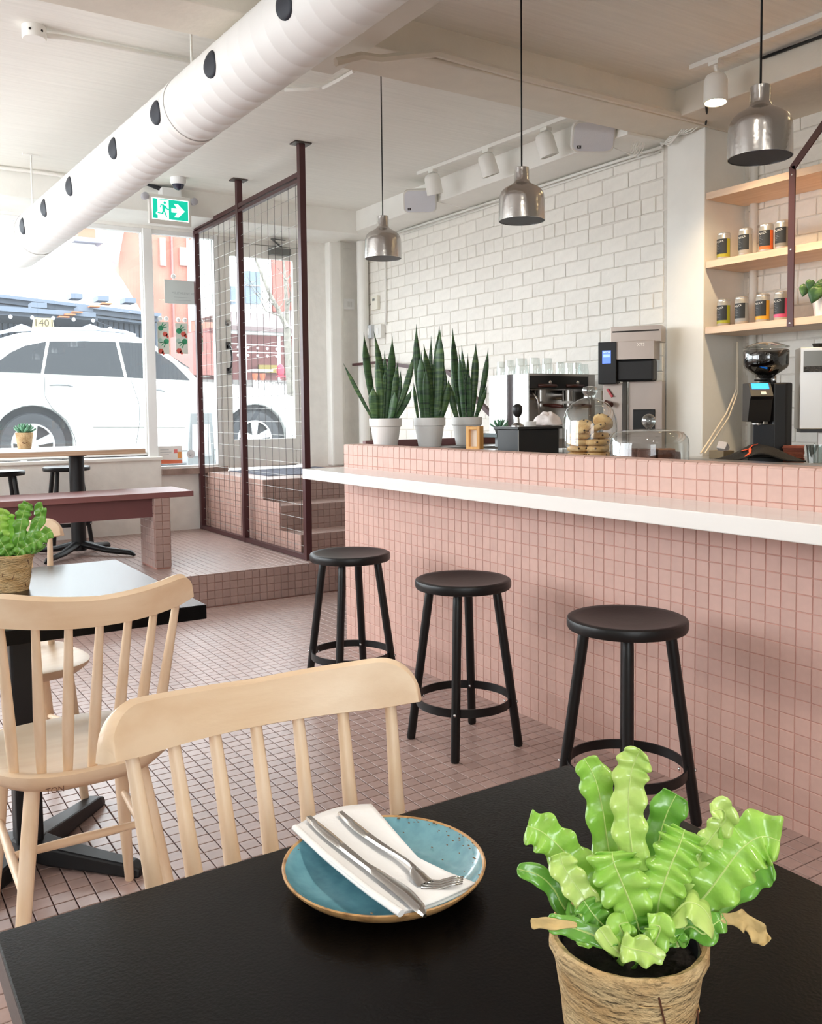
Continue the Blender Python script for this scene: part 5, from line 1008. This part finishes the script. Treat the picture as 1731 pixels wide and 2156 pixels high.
pbox('yellow_panel', 546, 768, 590, 785, YP+1.8, .1, mat('ochre_panel', (130, 116, 60), .8)); pbox('white_bench', 533, 777, 575, 783, YP+.5, .5, m_rw)
for i, (u, v) in enumerate(((537, 793), (553, 793))):
    q = at_y(u, v+8, 21.); tag(M().lathe([(.0001, 0), (.052, 0), (.074, .17), (.067, .17), (.0001, .15)], (q.x, 21., q.z), 16).build('terracotta_pot', mat('terracotta', (160, 82, 54), .8), smooth=True), ('left' if i == 0 else 'right')+' hand orange flower pot on the porch across the street', 'pot', 'orange pots on the far porch')
tag(pbox('porch_ledge', 515, 801, 640, 812, 20.8, .6, mat('ledge_grey', (130, 128, 124), .8), None), 'x', 'x') if False else None
q = at_y(591, 800, 21.); rc_ = thing('red_chair', 'red garden chair on the porch across the street', 'chair', (q.x, 21., q.z))
M()._ell((q.x, 21., q.z+.24), .14, 14, 8, (.8, .25, 1.15)).build('back', mat('red_seat', (168, 40, 62), .6), rc_, smooth=True); M().box(q.x-.11, q.x+.11, 20.75, 21., q.z+.06, q.z+.10).build('seat', MATS['red_seat'], rc_)
for sx in (-.09, .09): M().box(q.x+sx-.012, q.x+sx+.012, 20.78, 20.82, q.z, q.z+.06).build('leg', MATS['red_seat'], rc_)
dk = at_y(560, 802, 21.); tag(M().box(dk.x-2.2, dk.x+2.2, 20.5, 23, G+.08, dk.z-.002).build('porch_deck', mat('deck_grey', (96, 92, 90), .8)), 'grey porch deck carrying the orange pots and red chair', 'deck')
fe = thing('picket_fence', 'white picket fence in front of the porch house', 'fence', at_y(580, 830, 19.5))
for i in range(17):
    u = 536+i*6; a = at_y(u, 800+.8*i, 19.5); M().prism([(a.x-.022, G+.08), (a.x+.022, G+.08), (a.x+.022, a.z-.04), (a.x, a.z), (a.x-.022, a.z-.04)], 'y', 19.5, 19.53).build('picket', m_rw, fe)
a, b = at_y(530, 818, 19.55), at_y(640, 830, 19.55); M().bar(a, b, .03, .05).build('fence_rail', m_rw, fe)
for j, (va, vb) in enumerate(((722, 730), (740, 744))):
    s_ = thing('string_lights', ('upper' if j == 0 else 'lower')+' string of bulbs hung across the porch opposite', 'lights', at_y(545, va, 23.08)); a, b = at_y(470, va, 23.08), at_y(612, vb, 23.08)
    M().tube([a, b], .014, 5).build('wire', m_rw, s_)
    for k in range(7): M().ball(a.lerp(b, (k+.5)/7)+Vector((0, 0, -.09)), .04, 8, 5).build('bulb', MATS['white_bulb'], s_, smooth=True)
# bare street tree
YT = 14.5; tr = thing('bare_tree', 'bare pale barked street tree seen through the door glass', 'tree', at_y(612, 960, YT)); m_bark = mat('pale_bark', (104, 100, 92), .9, var=.3, vscale=12, bump=.5, bscale=30)
base = at_y(618, 960, YT); base.z = G; fk = at_y(604, 690, YT)
M().tube([base, at_y(614, 850, YT), at_y(607, 740, YT), fk], [.085, .075, .065, .06], 10).build('trunk', m_bark, tr, smooth=True)
def limb(pts, r0, seed, depth=0):
    random.seed(seed); P = [at_y(u, v, YT+random.uniform(-.15, .15)) for u, v in pts]; M().tube(P, [r0*(1-.75*i/(len(P)-1)) for i in range(len(P))], 7).build('branch', m_bark, tr, smooth=True)
    if depth < 1:
        for k in range(5):
            i = random.randrange(1, len(pts)); u, v = pts[i]; du = random.choice((-1, 1))*random.uniform(14, 40); limb([(u, v), (u+du*.5, v-random.uniform(6, 22)), (u+du, v-random.uniform(18, 48))], r0*.35, seed*7+k, depth+1)
limb([(604, 690), (585, 650), (566, 615), (548, 570), (535, 535), (528, 500)], .045, 3); limb([(604, 690), (604, 640), (600, 590), (597, 545), (600, 490)], .045, 5); limb([(606, 660), (612, 620), (604, 590), (590, 570)], .018, 9); limb([(570, 625), (560, 640), (548, 620), (532, 600)], .014, 11); limb([(590, 665), (575, 660), (560, 655), (545, 625), (530, 605)], .016, 13)
random.seed(21)
# pavement sign board just outside
a, b = at_y(398, 870, 9.4), at_y(448, 940, 9.4); ab = thing('pavement_sign', 'pale folding pavement sign outside the narrow window', 'sign', (a.x, 9.4, G+.12))
M().prism([(a.x-.03, b.z-.2), (b.x+.03, b.z-.2), (b.x, a.z), (a.x+.02, a.z)], 'y', 9.4, 9.44).build('board', mat('board_grey', (122, 126, 128), .6), ab, bevel=.004); M().prism([(a.x+.02, b.z-.1), (b.x-.02, b.z-.1), (b.x-.03, a.z-.12), (a.x+.03, a.z-.12)], 'y', 9.392, 9.4).build('sheet', mat('board_sheet', (164, 164, 168), .6), ab)
for x in (a.x, b.x-.03): M().box(x, x+.03, 9.41, 9.44, G+.12, b.z-.18).build('leg', MATS['board_grey'], ab)
text_mesh('2', .10, mat('board_letter', (176, 176, 178), .6), frame((a.x+.10, 9.391, a.z-.065), (1, 0, 0), (0, 0, 1)), 'lettering', ab, .001)
# ================================================================ TABLEWARE AND TABLE PLANTS
ZT = .75
pc = Vector((.4475, .757, ZT))
m_glaze = mat('turquoise_glaze', (122, 174, 186), .12, spec=.6, vscale=70, col2=(100, 150, 164), thr=(.35, .8), coat=.6)
PS = .95
SC = lambda q: [(r*PS, z) for r, z in q]
pt = thing('dinner_plate', 'turquoise glazed plate with a speckled brown rim', 'plate', pc)
M().lathe(SC([(.0001, .0045), (.058, .0045), (.074, .006), (.090, .012), (.1005, .0190), (.1040, .0225)]), pc, 72, cap=False).build('dish', m_glaze, pt, smooth=True)
M().lathe(SC([(.1035, .0222), (.1055, .0236), (.1072, .0228), (.1066, .0205), (.098, .0125), (.086, .0055), (.066, .0005), (.064, .0), (.0001, .0)]), pc, 72, cap=False).build('rim_and_underside', mat('brown_stoneware', (196, 152, 100), .35, vscale=60, col2=(120, 82, 46), thr=(.5, .75), coat=.3), pt, smooth=True)
m_spk = mat('brown_speck', (112, 88, 58), .4)
random.seed(5)
for k in range(70):
    a = R(random.gauss(18, 40)); r = .1037-abs(random.gauss(0, .006)) if k < 58 else random.uniform(.03, .09); z = .0225-(.1037-r)*.30 if r > .09 else .0055+max(0, r-.06)*.2
    s = random.uniform(.0005, .0013); o = M()._ell((pc.x+PS*r*math.cos(a), pc.y+PS*r*math.sin(a), ZT+z+.0003), s, 6, 4, (1, 1.5, .35)); 
    if k == 0: spk = M()
    spk.add(o.v, o.f)
sp_ = spk.build('glaze_specks', m_spk, pt); sp_['kind'] = 'stuff'
m_nap = mat('paper_napkin', (244, 243, 242), .9, spec=.2, bump=.15, bscale=60)
def lerp2(P, t):
    t = max(0, min(.9999, t))*(len(P)-1); i = int(t); k = t-i; return (P[i][0]*(1-k)+P[i+1][0]*k, P[i][1]*(1-k)+P[i+1][1]*k)
Lf = [(618, 1742), (690, 1808), (770, 1872), (842, 1922)]; Rt = [(782, 1694), (838, 1758), (880, 1805), (945, 1838), (1000, 1860)]
def nap(i, j):
    a, b = lerp2(Lf, i), lerp2(Rt, i); u, v = a[0]*(1-j)+b[0]*j, a[1]*(1-j)+b[1]*j
    v += -6*math.sin(math.pi*j)*(1-i)*2.2+14*math.sin(math.pi*j)*max(0, i-.6)
    z = ZT+.0245-.005*math.sin(math.pi*min(1, max(0, i)))*math.sin(math.pi*j)**.5+.004*(1-j)*math.sin(math.pi*i)
    if j < .12: z += .004*math.cos(j/.12*1.57)
    return at_z(u, v, z)
nk = thing('paper_napkin', 'folded white paper napkin lying across the turquoise plate', 'napkin', pc+Vector((0, 0, .012)))
M().grid(nap, 22, 18).build('top_fold', m_nap, nk, smooth=True, solid=.0022)
Lf0, Rt0 = Lf, Rt
def roll(t): p = nap(t, .02); return p+Vector((0, 0, -.001))
M().tube([roll(k/10) for k in range(11)], [.0042]*11, 10, flat=.75).build('rolled_edge', m_nap, nk, smooth=True)
def nap2(i, j):
    p = nap(min(.999, .02+.98*i), .08+.90*j); return p+Vector((.004*(1-i), .004*(1-i), -.0042))
M().grid(nap2, 16, 10).build('under_fold', m_nap, nk, smooth=True, solid=.002)
m_cut = mat('cutlery_steel', (188, 186, 182), .2, metal=1)
def cutlery(name, label, st, z0, cat, th=.0022):
    t = thing(name, label, cat, at_z(*st[len(st)//2][:2], z0)); P = [(at_z(u, v, z0+dz), w_) for u, v, w_, dz in st]; g = M(); n = len(P)
    # smooth the outline
    Q = []
    for i in range(n-1):
        for k in range(4):
            s = k/4; s2 = s*s*(3-2*s); a, b = P[i], P[i+1]; pa, pb = P[max(0, i-1)][0], P[min(n-1, i+2)][0]
            c = .5*((2*a[0])+(b[0]-pa)*s+(2*pa-5*a[0]+4*b[0]-pb)*s*s+(3*a[0]-pa-3*b[0]+pb)*s**3); Q.append((c, a[1]*(1-s2)+b[1]*s2))
    Q.append(P[-1])
    for i, (c, w_) in enumerate(Q):
        d = (Q[min(i+1, len(Q)-1)][0]-Q[max(i-1, 0)][0]).normalized(); s = d.cross(Vector((0, 0, 1))).normalized(); u_ = s.cross(d)
        g.v += [c-s*w_/2, c-s*w_*.3+u_*th, c+s*w_*.3+u_*th, c+s*w_/2, c+s*w_*.3-u_*th*.5, c-s*w_*.3-u_*th*.5]
    for i in range(len(Q)-1):
        for j in range(6): g.f.append([i*6+j, i*6+(j+1) % 6, i*6+6+(j+1) % 6, i*6+6+j])
    g.f += [[5, 4, 3, 2, 1, 0], [len(g.v)-6+k for k in range(6)]]
    return t, g, Q
t, g, Q = cutlery('table_knife', 'steel table knife lying on the napkin nearer the viewer', [(650, 1722, .008, .002), (690, 1757, .0125, .002), (735, 1794, .0100, .002), (770, 1822, .0080, .002), (800, 1842, .0125, .002), (845, 1874, .0165, .002), (878, 1906, .0140, .001), (895, 1930, .004, 0)], ZT+.0275, 'knife')
g.build('knife', m_cut, t, smooth=True)
t, g, Q = cutlery('table_fork', 'steel table fork lying on the napkin farther from the viewer', [(717, 1712, .008, .001), (755, 1745, .0115, .001), (800, 1778, .0085, .001), (838, 1802, .0055, .001), (866, 1822, .0055, .003), (880, 1842, .0150, .001), (897, 1861, .0185, -.002)], ZT+.0272, 'fork')
g.build('handle', m_cut, t, smooth=True)
e = Q[-1][0]; d = (at_z(975, 1853, ZT+.031)-e); s = d.cross(Vector((0, 0, 1))).normalized()
for k in range(4):
    o = s*(-.0066+.0044*k); M().tube([e+o-d*.1, e+o+d*.35+Vector((0, 0, -.0025)), e+o*.95+d*.7, e+o*.9+d], [.0017, .0015, .0013, .0007], 6).build('tine', m_cut, t, smooth=True)
# ---- coir pots with crispy wave ferns
m_coir = mat('coir_fibre', (232, 200, 150), .95, vscale=26, col2=(200, 156, 102), thr=(.4, .72), bump=.9, bscale=110, bdet=8, stretch=(1, 1, 2.2))
m_coird = mat('coir_dark', (92, 52, 34), .95)
def fmat(nm, a, b, r=.26):
    return mat(nm, a, r, spec=.55, vscale=20, col2=b, thr=(.35, .7), bump=.12, bscale=90, coat=.25)
m_f1, m_f2, m_f3 = fmat('fern_bright', (172, 216, 98), (140, 196, 74)), fmat('fern_mid', (124, 182, 74), (94, 156, 58)), fmat('fern_yellow', (206, 230, 132), (172, 212, 98))
m_rib, m_dry = mat('fern_rib', (206, 226, 142), .4), mat('dry_leaf', (214, 184, 126), .8, var=.2, vscale=30, bump=.4, bscale=60)
def frill(parent, pts, wid, m, ph, amp=.22, freq=6.525, nrm=None, tipw=.25, rib=True, fold=.12):
    """ruffled strap leaf along 3-D points"""
    P = [Vector(p) for p in pts]; n = 64; C = []
    for i in range(n+1):
        t = i/n*(len(P)-1); k = min(int(t), len(P)-2); s = t-k; a, b = P[k], P[k+1]; pa, pb = P[max(0, k-1)], P[min(len(P)-1, k+2)]
        C.append(.5*(2*a+(b-pa)*s+(2*pa-5*a+4*b-pb)*s*s+(3*a-pa-3*b+pb)*s**3))
    nrm = Vector(nrm) if nrm else (CAM-P[len(P)//2]).normalized()
    g = M(); K = (-1, -.66, -.33, 0, .33, .66, 1); ribp = []
    for i, c in enumerate(C):
        t = i/n; d = (C[min(i+1, n)]-C[max(i-1, 0)]).normalized(); s = d.cross(nrm).normalized(); nn = s.cross(d)
        w_ = wid*(.30+.70*min(1, t/.35)**.8)*(1 if t < .80 else tipw+(1-tipw)*math.sqrt(max(0, 1-((t-.80)/.20)**2)))
        for k in K:
            sg = 1 if k > 0 else -1; wv = math.sin(2*math.pi*freq*t+ph+(0 if k > 0 else 1.3)); e = abs(k)
            w2 = math.sin(2*math.pi*freq*t+ph+(0 if k > 0 else 1.3)+.9*e); g.v.append(c+s*(k*w_/2*(1+.20*wv*e*min(1, 4*amp)))+nn*(amp*.80*w_*w2*e**.75+fold*w_*(e-.4)))
        ribp.append(c-nn*(fold*w_*.4)+nn*.0004)
    for i in range(n):
        for k in range(6): a = i*7+k; g.f.append([a, a+1, a+8, a+7])
    lf = g.build('frond', m, parent, smooth=True, solid=.0006)
    if rib: M().tube(ribp, [.0009*(1-.7*i/n) for i in range(n+1)], 5, cap=False).build('midrib', m_rib, lf, smooth=True)
    return lf
def coir_pot(t, c, rt, rb, h, seed):
    random.seed(seed)
    g = M(); n = 44; prof = [(.0001, 0), (rb, 0), (rb*1.01, .004)]+[(rb+(rt-rb)*k/6, h*k/6) for k in range(1, 6)]+[(rt*.99, h*.86), (rt*1.035, h*.90), (rt*1.03, h*.985), (rt*1.0, h), (rt*.93, h*.985), (rt*.90, h*.8)]
    g.lathe(prof, c, n, jit=.012); g.build('pot', m_coir, t, smooth=True)
    M().lathe([(rt*.905, h*.74), (rt*.915, h*.94), (rt*.89, h*.94), (rt*.88, h*.76)], c, 36, cap=False).build('plastic_liner', mat('liner_black', (22, 22, 24), .35), t, smooth=True)
    M().lathe([(.0001, h*.82), (rt*.90, h*.82)], c, 24, cap=False).build('soil', m_soil, t)
    for k in range(26):
        a = random.uniform(0, 6.28); z = random.uniform(.1, .9)*h; r = rb+(rt-rb)*z/h+.001; L = random.uniform(.1, .5) if k > 7 else random.uniform(.05, .15); dz = random.uniform(-.25, .25)*h
        f_ = M().tube([(c[0]+(r+.0008*math.sin(q*3))*math.cos(a+L*q/4), c[1]+(r+.0008*math.sin(q*3))*math.sin(a+L*q/4), c[2]+min(h*.95, max(.004, z+dz*q/4))) for q in range(5)], .0004 if k > 7 else .0007, 5)
        if k > 7:
            if k == 8: fb = M()
            fb.add(f_.v, f_.f)
        else: f_.build('dark_fleck', m_coird, t)
    o = fb.build('loose_fibres', mat('fibre_pale', (214, 180, 128), .9), t); o['kind'] = 'stuff'
c1 = Vector((.4625, .442, ZT)); f1 = thing('fern_pot', 'crispy wave fern in a coir pot at the lower right corner', 'plant', c1)
coir_pot(f1, c1, .054, .041, .100, 3)
K1 = lambda x, y, dt=0: at_f(1060+x/2.58, 1560+y/2.58, c1, dt)
def F1(pts, wid, m, ph, **kw): return frill(f1, [K1(*p) for p in pts], wid*.000128, m, ph, **kw)
F1([(690, 980, .0), (640, 830, -.005), (575, 600, -.012), (540, 380, -.018), (500, 210, -.022), (440, 95, -.024)], 185, m_f1, .4, amp=.17, freq=5.22)
F1([(760, 980, .01), (735, 800, .012), (695, 560, .008), (680, 380, .002), (690, 200, -.004), (715, 110, -.006), (745, 48, -.004)], 180, m_f3, 1.2, amp=.16, freq=7.25, tipw=.08)
F1([(800, 960, -.01), (815, 720, -.02), (850, 520, -.03), (890, 390, -.034), (940, 290, -.036)], 190, m_f2, 2.0, amp=.13, freq=3.48, tipw=.7)
F1([(830, 1000, .01), (850, 850, .018), (900, 700, .016), (960, 560, .010), (985, 480, .004)], 215, m_f1, 3.1, amp=.18, freq=7.25, tipw=.6)
F1([(880, 960, .0), (990, 760, .0), (1080, 600, -.005), (1150, 500, -.008), (1205, 430, -.006), (1190, 372, .0), (1125, 385, .006)], 120, m_f3, .0, amp=.2, freq=7.25)
F1([(920, 1010, .0), (1080, 860, .004), (1190, 720, .002), (1290, 590, -.006), (1400, 520, -.012), (1505, 545, -.012)], 265, m_f1, 1.9, amp=.15, freq=6.09, tipw=.45)
F1([(930, 1000, -.02), (1130, 870, -.03), (1300, 760, -.035), (1400, 690, -.036), (1460, 665, -.034)], 190, m_f2, .7, amp=.1, freq=4.35)
F1([(860, 1060, .02), (930, 960, .03), (1000, 890, .034), (1080, 920, .036), (1140, 1030, .034)], 210, m_f3, 2.6, amp=.1, freq=2.9, fold=-.1, nrm=(-.1, -.2, 1))
F1([(740, 1010, .02), (690, 880, .026), (640, 760, .028), (600, 660, .026), (590, 600, .022)], 250, m_f1, 2.2, amp=.16, freq=4.35, tipw=.5)
F1([(640, 1000, .0), (520, 860, .005), (430, 720, .004), (330, 600, .0), (220, 500, -.004), (130, 460, -.006)], 205, m_f1, 3.4, amp=.17, freq=5.8, tipw=.6)
F1([(560, 1010, .02), (470, 900, .022), (390, 780, .02), (330, 690, .018), (310, 610, .016)], 150, m_f3, 1.0, amp=.15, freq=3.77)
F1([(520, 1060, .0), (350, 930, -.004), (270, 800, -.006), (190, 730, -.004), (75, 695, .0)], 110, m_f2, .2, amp=.1, freq=2.9, tipw=.1)
F1([(620, 1080, .02), (540, 1000, .026), (480, 930, .026), (440, 870, .024)], 120, m_f2, 1.4, amp=.24, freq=4.35)
F1([(600, 1110, .03), (500, 1060, .034), (360, 1010, .034), (240, 985, .034)], 105, m_f2, 2.4, amp=.12, freq=2.9)
F1([(400, 1000, .034), (300, 995, .035), (200, 990, .035), (150, 992, .035)], 55, m_dry, .4, amp=.15, freq=2.175, rib=False)
F1([(640, 1160, .04), (580, 1100, .044), (545, 1050, .044), (522, 1020, .044)], 95, m_f3, .1, amp=.06, freq=1.45, tipw=.05)
F1([(700, 1150, .035), (660, 1060, .036), (630, 1000, .034), (680, 985, .034)], 120, m_f1, 1.1, amp=.2, freq=2.9)
F1([(790, 1130, .035), (830, 1080, .04), (850, 1010, .042), (790, 1000, .04)], 130, m_f1, 2.1, amp=.2, freq=2.9)
F1([(870, 1190, .046), (790, 1150, .048), (700, 1130, .048), (640, 1110, .047)], 130, m_f3, .9, amp=.22, freq=2.32)
F1([(700, 1040, .0), (760, 960, -.004), (800, 900, -.006), (870, 860, -.01)], 170, m_f2, 2.8, amp=.15, freq=4.35)
F1([(560, 1050, -.01), (500, 960, -.012), (450, 860, -.014), (420, 800, -.014)], 110, m_f2, .8, amp=.2, freq=4.35)
F1([(900, 1080, .01), (1010, 1010, .016), (1090, 1050, .02), (1140, 1000, .018), (1200, 960, .014)], 110, m_f2, 1.7, amp=.2, freq=3.48)
F1([(1180, 960, .014), (1260, 970, .012), (1330, 990, .010), (1390, 1050, .010), (1430, 1100, .012)], 95, m_dry, .5, amp=.25, freq=2.9, rib=False, tipw=.1)
F1([(950, 1120, .02), (930, 1060, .02), (900, 990, .016)], 120, m_f2, 1.5, amp=.15, freq=2.9)
F1([(760, 1120, .02), (740, 1040, .024), (720, 960, .022), (700, 900, .018)], 150, m_f2, .3, amp=.18, freq=3.625)
random.seed(14)
for k in range(16):
    a = k*2.4; r0 = random.uniform(.004, .016); r1 = random.uniform(.034, .048); b0 = c1+Vector((r0*math.cos(a), r0*math.sin(a), .083)); b1 = c1+Vector((r1*math.cos(a+.3), r1*math.sin(a+.3), random.uniform(.098, .122)))
    frill(f1, [b0, b0.lerp(b1, .5)+Vector((0, 0, .012)), b1], random.uniform(.014, .022), (m_f1, m_f2, m_f2)[k % 3], k, amp=.2, freq=3.4, nrm=(.1*math.cos(a), .1*math.sin(a), 1), rib=False)
c2 = at_z(31, 1246, ZT); c2 = Vector((c2.x-.001, c2.y+.035, ZT)); f2 = thing('fern_pot', 'crispy wave fern in a coir pot on the left table', 'plant', c2)
coir_pot(f2, c2, .057, .043, .100, 8)
def F2(pts, wid, m, ph, **kw): return frill(f2, [at_f(u/5.674, 880+v/5.674, c2, dt) for u, v, dt in pts], wid*.00024, m, ph, **kw)
F2([(180, 1640, .0), (230, 1400, .0), (265, 1200, -.005), (300, 1090, -.008), (345, 1015, -.01)], 150, m_f2, .5, amp=.2, freq=5.046, tipw=.4)
F2([(260, 1640, .0), (350, 1450, .0), (440, 1280, -.005), (490, 1160, -.01), (470, 1080, -.01), (515, 1065, -.01)], 130, m_f2, 1.5, amp=.18, freq=4.205)
F2([(280, 1640, .02), (400, 1520, .025), (500, 1420, .025), (620, 1350, .02)], 150, m_f2, 2.5, amp=.2, freq=4.205)
F2([(80, 1640, .0), (40, 1450, .0), (10, 1300, -.005), (20, 1180, -.01), (60, 1090, -.01)], 150, m_f1, 3.5, amp=.2, freq=5.046)
F2([(110, 1650, .02), (60, 1560, .03), (10, 1480, .03), (-60, 1420, .03)], 170, m_f2, .8, amp=.2, freq=3.364)
F2([(200, 1650, .03), (250, 1580, .04), (330, 1520, .04), (420, 1480, .04)], 150, m_f2, 1.8, amp=.2, freq=3.364)
F2([(300, 1650, .0), (420, 1600, .0), (500, 1540, .0), (545, 1515, .0)], 50, m_f2, 1.1, amp=.2, freq=1.682)
F2([(140, 1640, -.02), (120, 1450, -.03), (110, 1280, -.04), (90, 1150, -.04)], 150, m_f1, 2.2, amp=.2, freq=4.205)
F2([(200, 1640, -.02), (300, 1480, -.03), (380, 1380, -.04)], 160, m_f2, .2, amp=.2, freq=3.364)
F2([(60, 1640, .01), (-40, 1500, .0), (-120, 1380, .0), (-160, 1250, .0)], 150, m_f1, 1.9, amp=.2, freq=4.205)
q = at_z(52, 945, .982); sp2 = succulent('small succulent in a coir pot on the window table', (q.x, q.y, .982), .085, 26, (.062, .045, .118, mat('coir_dimmed', (178, 148, 110), .95, vscale=26, col2=(146, 112, 74), thr=(.4, .72), bump=.7, bscale=110))); sp2['label'] = 'green succulent in a scribbled coir pot on the window table'  # darker coir copy: dimness against the bright window put into its colour
z0 = .982+.07; M().tube([at_f(46, 932, q, .062), at_f(50, 931, q, .063), at_f(49, 935, q, .063), at_f(54, 933, q, .064), at_f(58, 931, q, .063)], .0025, 5).build('ink_scribble', m_coird, sp2)
